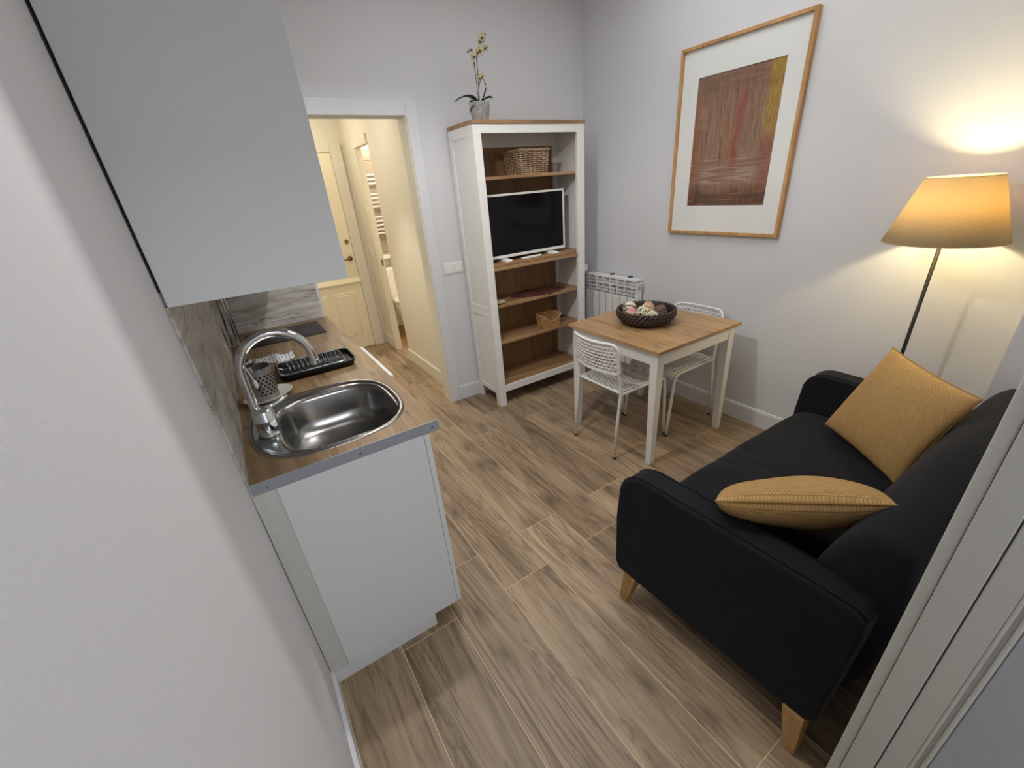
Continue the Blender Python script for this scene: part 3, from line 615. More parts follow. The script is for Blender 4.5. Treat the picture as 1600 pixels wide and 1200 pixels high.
for k in range(12):
    x = tx0 + .055 + k * .0185
    MB().tube([(x, ty0 + .05, zr - .012), (x, ty0 + .055, zr + .022), (x, ty0 + .062, zr - .012), (x, ty1 - .085, zr - .012), (x - .004, ty1 - .078, zr + .034)], .0013, 5).build('rack_prong', M['chrome'], dr, smooth=True)
for y in (ty0 + .045, ty1 - .08): MB().tube([(tx0 + .012, y, zr), (tx0 + .03, y, zr - .012), (tx1 - .062, y, zr - .012), (tx1 - .045, y, zr)], .0013, 5).build('rack_wire', M['chrome'], dr)
# wall things behind the tap
rl = thing('utensil_rail', 'upright chrome rail on the splashback near the hob', 'rail', (.05, 1.45, CH + .03))
for dx_, dy_ in ((0, 0), (.012, .03)): MB().tube([(.046 + dx_, 1.44 + dy_, CH + .03), (.048 + dx_, 1.44 + dy_, 1.395)], .006, 10).build('rod', M['chrome'], rl, smooth=True)
MB().box(.006, .06, 1.425, 1.49, CH + .02, CH + .045).build('bracket', M['chrome'], rl, bevel=.003)
MB().box(.006, .06, 1.425, 1.49, 1.365, 1.39).build('bracket', M['chrome'], rl, bevel=.003)
sm = thing('skimmer', 'round flat steel skimmer hanging against the splashback', 'utensil', (.03, 1.36, CH + .06))
MB().cyl((.022, 1.37, CH + .10), (.030, 1.37, CH + .10), .055, seg=28).build('disc', M['steel'], sm, bevel=.001)
MB().tube([(.028, 1.37, CH + .15), (.03, 1.39, 1.38)], .004, 8).build('handle', M['steel'], sm, smooth=True)
sp = thing('wall_socket', 'cream wall socket on the splashback left of the tap neck', 'socket', (.0065, 1.1, CH + .08))
B(.0065, .014, 1.05, 1.13, CH + .07, CH + .15).build('plate', M['ceramic'], sp, bevel=.002)
MB().cyl((.014, 1.09, CH + .11), (.0155, 1.09, CH + .11), .02, seg=20).build('socket_face', M['whitep'], sp)

# wall cabinet
wc = thing('kitchen_wall_cabinet', 'tall grey-white wall cupboard at upper left above the sink', 'cabinet', (.2, .9, 1.39))
WD = .391; ZC = 1.390; ZTOP = 2.26
B(.006, WD, 0.0, .018, ZC, ZTOP).build('side_panel', M['cab'], wc, bevel=.0008)
B(.002, WD - .02, .019, D - .01, ZC + .03, ZTOP - .001).build('carcass', M['cab'], wc)
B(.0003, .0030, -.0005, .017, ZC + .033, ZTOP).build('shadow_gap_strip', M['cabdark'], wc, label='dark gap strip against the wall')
for (y0, y1) in ((.020, .598), (.602, 1.195), (1.199, D - .012)): B(WD - .0185, WD, y0, y1, ZC + .002, ZTOP).build('door', M['cab'], wc, bevel=.001)
B(.02, WD - .03, .1, D - .1, ZC + .012, ZC + .029).build('underside_panel', M['cab'], wc)

# ------------------------------------------------------------------ bookcase
bx0, bx1, by0, by1, BZ = 1.590, 2.473, 1.443, 1.786, 1.938
bk = thing('bookcase', 'tall white bookcase with pine shelves and brown back in the corner', 'bookcase', ((bx0 + bx1) / 2, (by0 + by1) / 2, 0))
B(bx0 - .003, bx1 + .003, by0 - .006, by1, BZ - .022, BZ).build('top_board', M['shelfwood'], bk, bevel=.002)
zt_ = BZ - .0225; sw_ = .056; sw2 = .066
B(bx0, bx0 + sw_, by0, by0 + .024, 0, zt_).build('front_post', M['white'], bk, bevel=.0015)
B(bx1 - sw2, bx1, by0, by0 + .024, 0, zt_).build('front_post', M['white'], bk, bevel=.0015)
for (xa, xb_, s_) in ((bx0, bx0 + .022, 1), (bx1 - .022, bx1, -1)):
    sd = MB().box(xa + .006, xb_ - .006, by0 + .0245, by1 - .001, .105, zt_ - .001).build('side_panel', M['white'], bk)
    zz = ((.10, .135), (.72, .79), (zt_ - .06, zt_))
    for (a, b) in zz: B(xa, xb_, by0 + .065, by1 - .045, a, b).build('side_rail', M['white'], sd, bevel=.001)
    B(xa, xb_, by1 - .0445, by1, 0, zt_).build('rear_post', M['white'], sd, bevel=.001)
    B(xa, xb_, by0 + .0245, by0 + .0645, 0, zt_).build('side_stile', M['white'], sd, bevel=.001)
B(bx0 + sw_, bx1 - sw2, by0 + .001, by0 + .022, zt_ - .048, zt_).build('top_rail', M['white'], bk, bevel=.001)
B(bx0 + sw_, bx1 - sw2, by0 + .001, by0 + .022, .115, .166).build('bottom_rail', M['white'], bk, bevel=.001)
B(bx0 + .02, bx1 - .02, by1 - .012, by1 - .006, .11, zt_ - .001).build('back_panel', M['backwood'], bk)
B(bx0 + .02, bx1 - .02, by1 - .03, by1 - .0125, zt_ - .10, zt_ - .002).build('rear_top_rail', M['white'], bk)
for xx in (bx0 + .03, bx1 - .034): B(xx - .008, xx + .012, by1 - .03, by1 - .0125, .17, zt_ - .1).build('rear_stile', M['white'], bk)
B(bx0 + .022, bx1 - .022, by0 + .0225, by1 - .013, .150, .166).build('bottom_shelf', M['shelfwood'], bk, bevel=.001)
for z in (.498, .777, 1.068, 1.612):
    B(bx0 + .0225, bx1 - .0225, by0 + .026, by1 - .031, z, z + .019).build('shelf', M['shelfwood'], bk, bevel=.0015)
B(bx0 + sw_ + .001, bx1 - sw2 - .001, by0 + .004, by0 + .024, 1.044, 1.0665).build('shelf_lip', M['shelfwood'], bk, bevel=.001)
S4, S3, S2, S1 = .517, .796, 1.087, 1.631

# television
tv = thing('television', 'white-framed flat television on the middle shelf', 'television', (2.03, 1.55, S2))
tx0_, tx1_, tz0, tz1, tyf = 1.668, 2.352, S2 + .022, S2 + .438, 1.535
mb = MB(); bz = .014
mb.box(tx0_, tx1_, tyf, tyf + .03, tz0, tz0 + .02).box(tx0_, tx1_, tyf, tyf + .03, tz1 - bz, tz1).box(tx0_, tx0_ + bz, tyf, tyf + .03, tz0 + .02, tz1 - bz).box(tx1_ - bz, tx1_, tyf, tyf + .03, tz0 + .02, tz1 - bz)
mb.build('bezel', M['whitep'], tv, bevel=.0015)
B(tx0_ + bz, tx1_ - bz, tyf + .003, tyf + .028, tz0 + .02, tz1 - bz).build('screen', M['screen'], tv)
B(tx0_ + .05, tx1_ - .05, tyf + .0305, tyf + .06, tz0 + .06, tz1 - .08).build('rear_housing', M['black'], tv, bevel=.01)
for x in (1.80, 2.215):
    MB().loft([[(x - .03, tyf - .06, S2), (x + .03, tyf - .06, S2), (x + .03, tyf + .07, S2), (x - .03, tyf + .07, S2)], [(x - .022, tyf - .052, S2 + .014), (x + .022, tyf - .052, S2 + .014), (x + .02, tyf + .05, S2 + .022), (x - .02, tyf + .05, S2 + .022)]]).build('foot', M['whitep'], tv, bevel=.003)
rc = thing('remote_control', 'slim white remote control lying in front of the television', 'remote control', (2.0, 1.475, S2))
q = Matrix.Translation((1.995, 1.482, 0)) @ Matrix.Rotation(.08, 4, 'Z') @ Matrix.Translation((-1.995, -1.482, 0))
B(1.905, 2.085, 1.472, 1.498, S2, S2 + .014).xform(q).build('body', M['whitep'], rc, bevel=.005)
B(1.93, 2.06, 1.478, 1.492, S2 + .0135, S2 + .0148).xform(q).build('keypad', M['white'], rc)

# wicker baskets
def path_rrect(x0, x1, y0, y1, r, z, per):
    base = rrect(x0, x1, y0, y1, r, z, 4); pts = [Vector(p) for p in base]; L = [0]
    for i in range(len(pts)): L.append(L[-1] + (pts[(i + 1) % len(pts)] - pts[i]).length)
    out = []
    for k in range(per):
        d = L[-1] * k / per
        i = max(j for j in range(len(pts)) if L[j] <= d + 1e-9); a, b = pts[i], pts[(i + 1) % len(pts)]; seg = L[i + 1] - L[i]
        f = (d - L[i]) / seg if seg > 1e-9 else 0; p = a.lerp(b, f); tng = (b - a).normalized() if seg > 1e-9 else Vector((1, 0, 0)); out.append((p, Vector((tng.y, -tng.x, 0))))
    return out
def basket(name, lab, x0, x1, y0, y1, z0, h_, mat, rows, r, dip=0, taper=.01, group=None):
    t = thing(name, lab, 'basket', ((x0 + x1) / 2, (y0 + y1) / 2, z0), group); per = 72; ns = 24
    mb = MB()
    def zz(p, f):  # front dip
        if not dip: return z0 + r + (h_ - 2 * r) * f
        u = (p.x - (x0 + x1) / 2) / ((x1 - x0) / 2); d = dip * (1 - u * u) if p.y < (y0 + y1) / 2 else 0
        return z0 + r + (h_ - 2 * r - max(0, d)) * f
    for j in range(rows):
        f = j / (rows - 1); g = taper * (1 - f); P = path_rrect(x0 + g, x1 - g, y0 + g, y1 - g, .02, 0, per); pts = []
        for k, (p, nrm) in enumerate(P):
            amp = r * .9 * math.sin(2 * PI * k * ns / 2 / per + (j % 2) * PI); q_ = p + nrm * amp; pts.append((q_.x, q_.y, zz(p, f * .93) + random.uniform(-.0006, .0006)))
        mb.tube(pts, r * .8, 5, closed=True)
    mb.build('weave', M[mat], t, smooth=True, kind='stuff')
    mb = MB()
    for k in range(ns):
        idx = int(per * (k + .5) / ns); P0 = path_rrect(x0 + taper, x1 - taper, y0 + taper, y1 - taper, .02, 0, per)[idx][0]; P1 = path_rrect(x0, x1, y0, y1, .02, 0, per)[idx][0]
        mb.tube([(P0.x, P0.y, z0), (P1.x, P1.y, zz(P1, .97))], r * .75, 5)
    mb.build('stakes', M[mat], t, kind='stuff')
    mb = MB()
    for ph in (0, PI):
        pts = []
        for k, (p, nrm) in enumerate(path_rrect(x0 - r, x1 + r, y0 - r, y1 + r, .02, 0, per)):
            a = 2 * PI * k * 13 / per + ph; q_ = p + nrm * (r * .9 * math.cos(a)); pts.append((q_.x, q_.y, zz(p, 1.0) - r * .3 + r * .9 * math.sin(a)))
        mb.tube(pts, r * .95, 6, closed=True)
    mb.build('braided_rim', M[mat], t, smooth=True)
    B(x0 + taper, x1 - taper, y0 + taper, y1 - taper, z0, z0 + .004).build('base', M[mat], t)
    return t
basket('wicker_basket', 'large grey-brown wicker basket on the top shelf', 1.965, 2.205, 1.50, 1.735, S1, .152, 'wickerd', 12, .0048)
basket('wicker_basket', 'small honey-coloured wicker basket with dipped front on the fourth shelf', 2.075, 2.245, 1.478, 1.60, S4, .108, 'wicker', 10, .0036, dip=.045, taper=.008)
bkl = thing('dark_candle_lantern', 'dark beaded holder half hidden at the left of the top shelf', 'lantern', (1.648, 1.56, S1))
for i in range(7): MB().sphere((1.648, 1.56, S1 + .011 + i * .0205), .0135 if i % 2 else .011, 12, 6).build('bead', M['wickerbk'], bkl, smooth=True)
MB().lathe([(.018, S1), (.018, S1 + .003), (.006, S1 + .006)], 1.648, 1.56, 16, True, True).build('foot', M['wickerbk'], bkl)
# placemats and plate
for i in range(2):
    mb = MB(); cx_, cy_ = 2.09 + i * .05, 1.605 - i * .02; z = S3 + i * .004; nl = 16
    lv = [(cx_ + .18 * math.cos(2 * PI * k / nl), cy_ + .085 * math.sin(2 * PI * k / nl), math.atan2(.1 * math.sin(2 * PI * k / nl), math.cos(2 * PI * k / nl)), .10) for k in range(nl)]
    lv += [(cx_ + .085 * math.cos(2 * PI * k / 7 + i), cy_ + .036 * math.sin(2 * PI * k / 7 + i), 2 * PI * k / 7 + i, .085) for k in range(7)]
    for q_, (lx_, ly_, an, ln) in enumerate(lv):
        zz = z + (q_ % 3) * .0009; out = []
        for k in range(14):
            t_ = 2 * PI * k / 14; u = ln * .5 * math.cos(t_); v = ln * .24 * math.sin(t_) * (1 + .3 * math.cos(3 * t_)); out.append((lx_ + u * math.cos(an) - v * math.sin(an), ly_ + u * math.sin(an) + v * math.cos(an)))
        mb.loft([[(*p, zz) for p in out], [(*p, zz + .0022) for p in out]])
    tag(mb.build('leaf_placemat', M['matred']), ('upper' if i else 'lower') + ' of two dark red leaf-shaped placemats on the third shelf', 'placemat', 'red leaf placemats on the third shelf')
tag(MB().lathe([(.02, S3), (.035, S3 + .002), (.06, S3 + .013), (.062, S3 + .015), (.058, S3 + .015), (.034, S3 + .005), (.002, S3 + .004)], 1.70, 1.54, 32, True, False).build('small_plate', M['ceramic'], smooth=True), 'small cream plate at the left of the third shelf', 'plate')

# orchid
ox, oy = 1.726, 1.57
orc = thing('potted_orchid', 'yellow-green orchid in a zinc bucket on top of the bookcase', 'plant', (ox, oy, BZ))
pot = MB().lathe([(.048, BZ), (.050, BZ + .002), (.062, BZ + .07), (.0635, BZ + .072), (.064, BZ + .10), (.0665, BZ + .102), (.0665, BZ + .105), (.062, BZ + .105), (.060, BZ + .09), (.045, BZ + .088)], ox, oy, 36, True, True).build('bucket', M['zinc'], orc, smooth=True)
for a in (-1.2, PI - 1.2):
    hx, hy = ox + .067 * math.cos(a), oy + .067 * math.sin(a)
    MB().tube([(hx + .012 * math.cos(t) * -math.sin(a), hy + .012 * math.cos(t) * math.cos(a), BZ + .088 + .012 * math.sin(t)) for t in [2 * PI * k / 16 for k in range(16)]], .0015, 6, closed=True).build('ring_handle', M['zinc'], pot, smooth=True)
def leaf(pts, wd):
    mb = MB(); n = len(pts); rings = []
    for i, p in enumerate(pts):
        p = Vector(p); t_ = (Vector(pts[min(i + 1, n - 1)]) - Vector(pts[max(0, i - 1)])).normalized(); sd = t_.cross(Vector((0, 0, 1)));
        sd = sd.normalized() if sd.length > 1e-3 else Vector((0, 1, 0)); up = sd.cross(t_); w_ = wd * math.sin(PI * (i + .35) / (n - .3)) ** .7
        rings.append([p - sd * w_ + up * w_ * .3, p - sd * w_ * .5 + up * .0, p - up * .002, p + sd * w_ * .5, p + sd * w_ + up * w_ * .3, p + up * .003])
    mb.loft(rings); mb.build('leaf', M['leaf'], orc, smooth=True, sub=1)
def arc(p0, p1, p2, n=9):
    p0, p1, p2 = map(Vector, (p0, p1, p2)); return [tuple((1 - t) ** 2 * p0 + 2 * t * (1 - t) * p1 + t * t * p2) for t in [i / (n - 1) for i in range(n)]]
leaf(arc((ox, oy, BZ + .10), (ox - .08, oy - .01, BZ + .165), (ox - .178, oy - .02, BZ + .100)), .036)
leaf(arc((ox, oy, BZ + .10), (ox - .06, oy - .03, BZ + .10), (ox - .088, oy - .035, BZ + .045)), .016)
leaf(arc((ox, oy, BZ + .10), (ox + .035, oy - .02, BZ + .12), (ox + .05, oy - .02, BZ + .185)), .03)
leaf(arc((ox, oy, BZ + .09), (ox + .045, oy - .02, BZ + .14), (ox + .085, oy - .03, BZ + .125)), .034)
leaf(arc((ox, oy, BZ + .10), (ox - .01, oy + .05, BZ + .14), (ox - .02, oy + .09, BZ + .11)), .02)
MB().tube(arc((ox + .002, oy, BZ + .09), (ox + .012, oy, BZ + .22), (ox + .012, oy, BZ + .33)) + [(ox + .025, oy, BZ + .365), (ox + .048, oy, BZ + .40), (ox + .078, oy, BZ + .41), (ox + .082, oy, BZ + .435)], .0024, 6).build('stem', M['stem'], orc, smooth=True)
MB().tube([(ox + .002, oy + .005, BZ + .09), (ox - .002, oy + .005, BZ + .24), (ox - .006, oy + .005, BZ + .30)], .0021, 6).build('stem', M['stem'], orc, smooth=True)
MB().tube(arc((ox + .006, oy, BZ + .16), (ox + .015, oy, BZ + .225), (ox + .042, oy - .005, BZ + .23)) + [(ox + .052, oy - .005, BZ + .205)], .0018, 6).build('stem', M['stem'], orc, smooth=True)
def flower(x, y, z, s, a):
    mb = MB(); rotm = Matrix.Translation((x, y, z)) @ Matrix.Rotation(a, 4, 'Z') @ Matrix.Rotation(.25, 4, 'X')
    for k in range(5):
        an = PI / 2 + 2 * PI * k / 5; wd = .34 if k in (1, 4) else .24
        rg = []
        for i in range(5):
            f = i / 4; ww = wd * s * math.sin(PI * min(.97, .12 + .85 * f)) + .0004; c0 = s * f; dxy = (math.cos(an), math.sin(an)); pr_ = (-dxy[1], dxy[0]); yy = -.15 * s * f * f
            rg.append([(dxy[0] * c0 + pr_[0] * ww, yy, dxy[1] * c0 + pr_[1] * ww), (dxy[0] * c0, yy - .08 * s, dxy[1] * c0), (dxy[0] * c0 - pr_[0] * ww, yy, dxy[1] * c0 - pr_[1] * ww), (dxy[0] * c0, yy + .001, dxy[1] * c0)])
        mb.loft(rg)
    mb.xform(rotm); fo = mb.build('flower', M['petal'], orc, smooth=True, loc=(x, y, z))
    MB().sphere((0, -.3 * s, -.1 * s), .24 * s, 8, 6, (1, 1, 1.2)).xform(rotm).build('lip', M['lip'], fo, smooth=True)
for (dx_, dz_, s_, a_) in ((.055, .425, .026, -.3), (.035, .405, .022, .2), (.030, .362, .028, -.2), (.012, .352, .024, .5), (-.018, .330, .027, .3), (-.020, .300, .022, .9), (.074, .378, .022, -.8), (.012, .228, .020, .2), (.032, .236, .018, -.4)):
    flower(ox + dx_, oy - .012, BZ + dz_, s_, a_)
for (dx_, dz_) in ((-.045, .352), (-.03, .36), (.082, .44), (.053, .20), (-.018, .362)): MB().sphere((ox + dx_, oy - .005, BZ + dz_), .0065, 8, 6, (.8, .8, 1.2)).build('bud', M['lip'], orc, smooth=True)

# switch by the doorway
ds = thing('double_light_switch', 'white double switch plate between doorway and bookcase', 'light switch', (1.5, D, 1.06))
B(1.425, 1.578, D - .008, D, 1.02, 1.102).build('plate', M['whitep'], ds, bevel=.002)
for x0, x1 in ((1.436, 1.499), (1.504, 1.567)): B(x0, x1, D - .012, D - .008, 1.031, 1.091).build('rocker', M['whitep'], ds, bevel=.0015)

# radiator
rd = thing('radiator', 'white ribbed aluminium radiator in the corner behind the table', 'radiator', (2.72, 1.38, .0))
rx0, rx1, rz0, rz1 = 2.675, 2.755, .15, .85; nsec = 7; ry0 = 1.095; ry1 = 1.655; sp_ = (ry1 - ry0) / nsec
for k in range(nsec):
    y0 = ry0 + k * sp_; y1 = y0 + sp_ - .005; yc_ = (y0 + y1) / 2
    mb = MB()
    mb.box(rx0, rx0 + .007, y0 + .001, y1 - .001, rz0, rz1 - .135)            # front face plate
    mb.box(rx0 + .007, rx1, yc_ - .003, yc_ + .003, rz0, rz1 - .02)          # web
    mb.box(rx0 + .03, rx0 + .036, y0 + .006, y1 - .006, rz0 + .05, rz1 - .1)
    for j in range(4):
        z = rz1 - .125 + j * .03; mb.box(rx0 + .002, rx0 + .06, y0 + .001, y1 - .001, z, z + .005)
    mb.box(rx0 + .002, rx0 + .007, yc_ - .006, yc_ + .006, rz1 - .135, rz1 - .015)
    mb.box(rx0 + .004, rx1, y0 + .001, y1 - .001, rz1 - .014, rz1)
    mb.cyl((rx0 + .045, y0, rz1 - .05), (rx0 + .045, y1 + .005, rz1 - .05), .018, seg=12); mb.cyl((rx0 + .045, y0, rz0 + .05), (rx0 + .045, y1 + .005, rz0 + .05), .018, seg=12)
    mb.build('radiator_section', M['white'], rd, bevel=.0015, seg=1)
mb = MB()
for j in range(4): mb.box(rx0 + .012 + j * .017, rx0 + .016 + j * .017, ry0 - .008, ry0 - .001, rz0, rz1 - .11)
mb.box(rx0 + .008, rx1 - .002, ry0 - .002, ry0, rz0, rz1 - .02); mb.build('end_ribs', M['white'], rd)
MB().cyl((rx0 + .045, ry0 - .022, rz1 - .05), (rx0 + .045, ry0, rz1 - .05), .017, seg=16).build('bleed_plug', M['chrome'], rd, bevel=.002)
MB().tube([(rx0 + .005, ry1 + .005, rz1 - .02), (rx0 - .004, ry1 + .02, rz1 - .04), (rx0 - .004, ry1 + .02, rz1 - .10), (rx0 + .005, ry1 + .005, rz1 - .115)], .006, 8).build('valve_elbow', M['black'], rd, smooth=True)
for y in (1.22, 1.42): B(rx1 - .02, W, y - .012, y + .012, rz1 - .0005, rz1 + .008).build('wall_hook', M['black'], rd)
for y in (1.19, 1.56): B(rx0 + .02, rx0 + .05, y - .01, y + .01, 0, rz0).build('foot', M['black'], rd)
MB().tube([(2.70, ry1 + .03, rz1 - .05), (2.72, 1.72, rz1 - .05), (2.73, 1.74, .0)], .008, 8).build('pipe', M['chrome'], rd, smooth=True)
MB().lathe([(.018, rz1 + .005), (.024, rz1 + .01), (.025, rz1 + .05), (.02, rz1 + .06)], 2.70, 1.70, 18, True, True).build('thermostat_head', M['whitep'], rd, smooth=False, bevel=.002)
MB().cyl((2.70, 1.70, rz1 - .05), (2.70, 1.70, rz1 + .005), .009).build('valve_stem', M['chrome'], rd)

# framed picture
fy0, fy1, fz0, fz1 = .138, .882, 1.198, 2.206
pc = thing('framed_picture', 'large abstract brown painting in a light oak frame on the right wall', 'picture', (W, .51, 1.2))
fw = .017; fxo = W - .032
mb_ = lambda *a: MB().box(*a)
for a in ((fxo, W - .001, fy0, fy0 + fw, fz0, fz1), (fxo, W - .001, fy1 - fw, fy1, fz0, fz1), (fxo, W - .001, fy0 + fw, fy1 - fw, fz0, fz0 + fw), (fxo, W - .001, fy0 + fw, fy1 - fw, fz1 - fw, fz1)):
    mb_(*a).build('frame_side', M['framewood'], pc, bevel=.0012)
ay0, ay1, az0, az1 = .252, .757, 1.366, 2.047
xm = W - .016
mb = MB(); mb.box(xm, xm + .003, fy0 + fw, ay0, fz0 + fw, fz1 - fw).box(xm, xm + .003, ay1, fy1 - fw, fz0 + fw, fz1 - fw).box(xm, xm + .003, ay0, ay1, fz0 + fw, az0).box(xm, xm + .003, ay0, ay1, az1, fz1 - fw)
mb.build('mount', M['mat'], pc)
B(xm + .003, xm + .006, ay0 - .004, ay1 + .004, az0 - .004, az1 + .004).build('painting', M['art'], pc, loc=(xm, (ay0 + ay1) / 2, (az0 + az1) / 2))
B(xm - .006, xm - .004, fy0 + fw, fy1 - fw, fz0 + fw, fz1 - fw).build('glass_pane', M['pane'], pc)

# ------------------------------------------------------------------ dining table
tX0, tX1, tY0, tY1, TH = 1.860, 2.594, .171, .912, .737
tb = thing('dining_table', 'square dining table with pine top and white tapered legs', 'table', ((tX0 + tX1) / 2, (tY0 + tY1) / 2, 0))
nb = 7; bwid = (tX1 - tX0) / nb
for k in range(nb): B(tX0 + k * bwid + (.0003 if k else 0), tX0 + (k + 1) * bwid - (.0003 if k < nb - 1 else 0), tY0, tY1, TH - .018, TH).build('tabletop_board', M['tablewood'], tb, bevel=.001)
ix = .022; lw = .052
for sx in (0, 1):
    for sy in (0, 1):
        xa = tX0 + ix if not sx else tX1 - ix - lw; ya = tY0 + ix if not sy else tY1 - ix - lw; t_ = .016
        # taper on the inner faces
        x0b, x1b = (xa, xa + lw - t_) if not sx else (xa + t_, xa + lw); y0b, y1b = (ya, ya + lw - t_) if not sy else (ya + t_, ya + lw)
        R4 = lambda x0, x1, y0, y1, z: [(x0, y0, z), (x1, y0, z), (x1, y1, z), (x0, y1, z)]
        MB().loft([R4(x0b, x1b, y0b, y1b, 0), R4(xa, xa + lw, ya, ya + lw, TH - .12), R4(xa, xa + lw, ya, ya + lw, TH - .0185)]).build('leg', M['white'], tb, bevel=.0015)
for (a) in ((tX0 + ix + lw, tX1 - ix - lw, tY0 + ix + .004, tY0 + ix + .022), (tX0 + ix + lw, tX1 - ix - lw, tY1 - ix - .022, tY1 - ix - .004)): B(*a, TH - .098, TH - .0185).build('apron', M['white'], tb, bevel=.001)
for (a) in ((tX0 + ix + .004, tX0 + ix + .022, tY0 + ix + lw, tY1 - ix - lw), (tX1 - ix - .022, tX1 - ix - .004, tY0 + ix + lw, tY1 - ix - lw)): B(*a, TH - .098, TH - .0185).build('apron', M['white'], tb, bevel=.001)

# bowl
bcx, bcy = 2.213, .578
bo = thing('woven_bowl', 'dark woven bowl holding decorative balls on the dining table', 'bowl', (bcx, bcy, TH))
prof = [(.095, .004), (.125, .014), (.148, .028), (.162, .043), (.170, .058), (.172, .073), (.169, .086)]
for j, (r, z) in enumerate(prof):
    mb = MB(); n = 36 if j > 1 else 28; pts = []; rr = []
    sub = n * 5
    for k in range(sub):
        a = 2 * PI * k / sub; ph = (k / 5 + (j % 2) * .5) % 1.0; bulge = math.sin(PI * ph); lift = (ph - .5) * .007
        pts.append((bcx + (r + .003 * bulge) * math.cos(a), bcy + (r + .003 * bulge) * math.sin(a), TH + z + lift)); rr.append(.0055 + .0045 * bulge + random.uniform(-.0006, .0006))
    mb.tube(pts, rr, 6, closed=True); mb.build('woven_row', M['bowl'], bo, smooth=True)
MB().lathe([(.09, TH + .001), (.142, TH + .024), (.165, TH + .065), (.163, TH + .088), (.158, TH + .08), (.155, TH + .06), (.135, TH + .028), (.09, TH + .012), (.004, TH + .01)], bcx, bcy, 40, True, False).build('inner_wall', M['bowlin'], bo, smooth=True)
def ball(lab, x, y, z, r, mat, strip, ns):
    t = thing('decorative_ball', lab, 'ball', (x, y, z), 'decorative balls in the dark woven bowl')
    MB().sphere((x, y, z), r * (.93 if ns else 1), 20, 14).build('core', M[mat], t, smooth=True)
    if ns:
        mb = MB()
        for k in range(ns):
            rm = Matrix.Translation((x, y, z)) @ Matrix.Rotation(random.uniform(0, PI), 4, 'Z') @ Matrix.Rotation(random.uniform(0, PI), 4, 'X')
            mb2 = [rm @ Vector((r * .96 * math.cos(2 * PI * i / 32), r * .96 * math.sin(2 * PI * i / 32), 0)) for i in range(32)]; mb.tube(mb2, r * .085, 5, closed=True)
        mb.build('strand', M[strip], t, smooth=True, kind='stuff')
ball('large cream patterned ball at the left of the bowl', 2.165, .672, TH + .082, .048, 'creamb', 'strip_dark', 3)
ball('pink ball at the front left of the bowl', 2.118, .610, TH + .066, .040, 'pinkb', 'strip_cream', 4)
ball('open cream wicker ball in the middle of the bowl', 2.175, .572, TH + .070, .040, 'dark_hole', 'strip_cream', 12)
ball('peach ball at the back of the bowl', 2.255, .598, TH + .076, .043, 'peachb', 'strip_cream', 4)
ball('cream wicker ball at the front right of the bowl', 2.170, .495, TH + .062, .036, 'creamb', 'strip_cream', 10)
ball('brown wicker ball at the right of the bowl', 2.262, .512, TH + .072, .041, 'brownb', 'strip_dark', 8)

# ------------------------------------------------------------------ chairs
def perforated(surf, cu, cv, inside, thick, name, parent, mat):
    """surface over u,v in 0..1 with staggered openings: cu per row, cv rows"""
    br = (0, .12, .5, .62); mu, mv = .05, .05
    us = [0] + [mu + (1 - 2 * mu) * (c + q) / (cu + .12) for c in range(cu) for q in br] + [1 - mu, 1]
    vs_ = [0] + [mv + (1 - 2 * mv) * (c + q) / cv for c in range(cv) for q in (.2, .8)] + [1]
    mb = MB(); bm = mb.bm; V = {}
    def vert(i, j):
        if (i, j) not in V: V[i, j] = bm.verts.new(surf(us[i], vs_[j]))
        return V[i, j]
    for i in range(len(us) - 1):
        for j in range(len(vs_) - 1):
            um, vm = (us[i] + us[i + 1]) / 2, (vs_[j] + vs_[j + 1]) / 2
            if not inside(um, vm): continue
            if j % 2 == 1 and 1 <= i <= 4 * cu:
                k = (i - 1) % 4; hole = k in (0, 1, 2) if (j // 2) % 2 == 0 else (k in (2, 3, 0) and 2 < i < 4 * cu - 1)
                if hole and inside(um - .03, vm) and inside(um + .03, vm): continue
            bm.faces.new((vert(i, j), vert(i + 1, j), vert(i + 1, j + 1), vert(i, j + 1)))
    return mb.build(name, mat, parent, smooth=True, solid=thick)
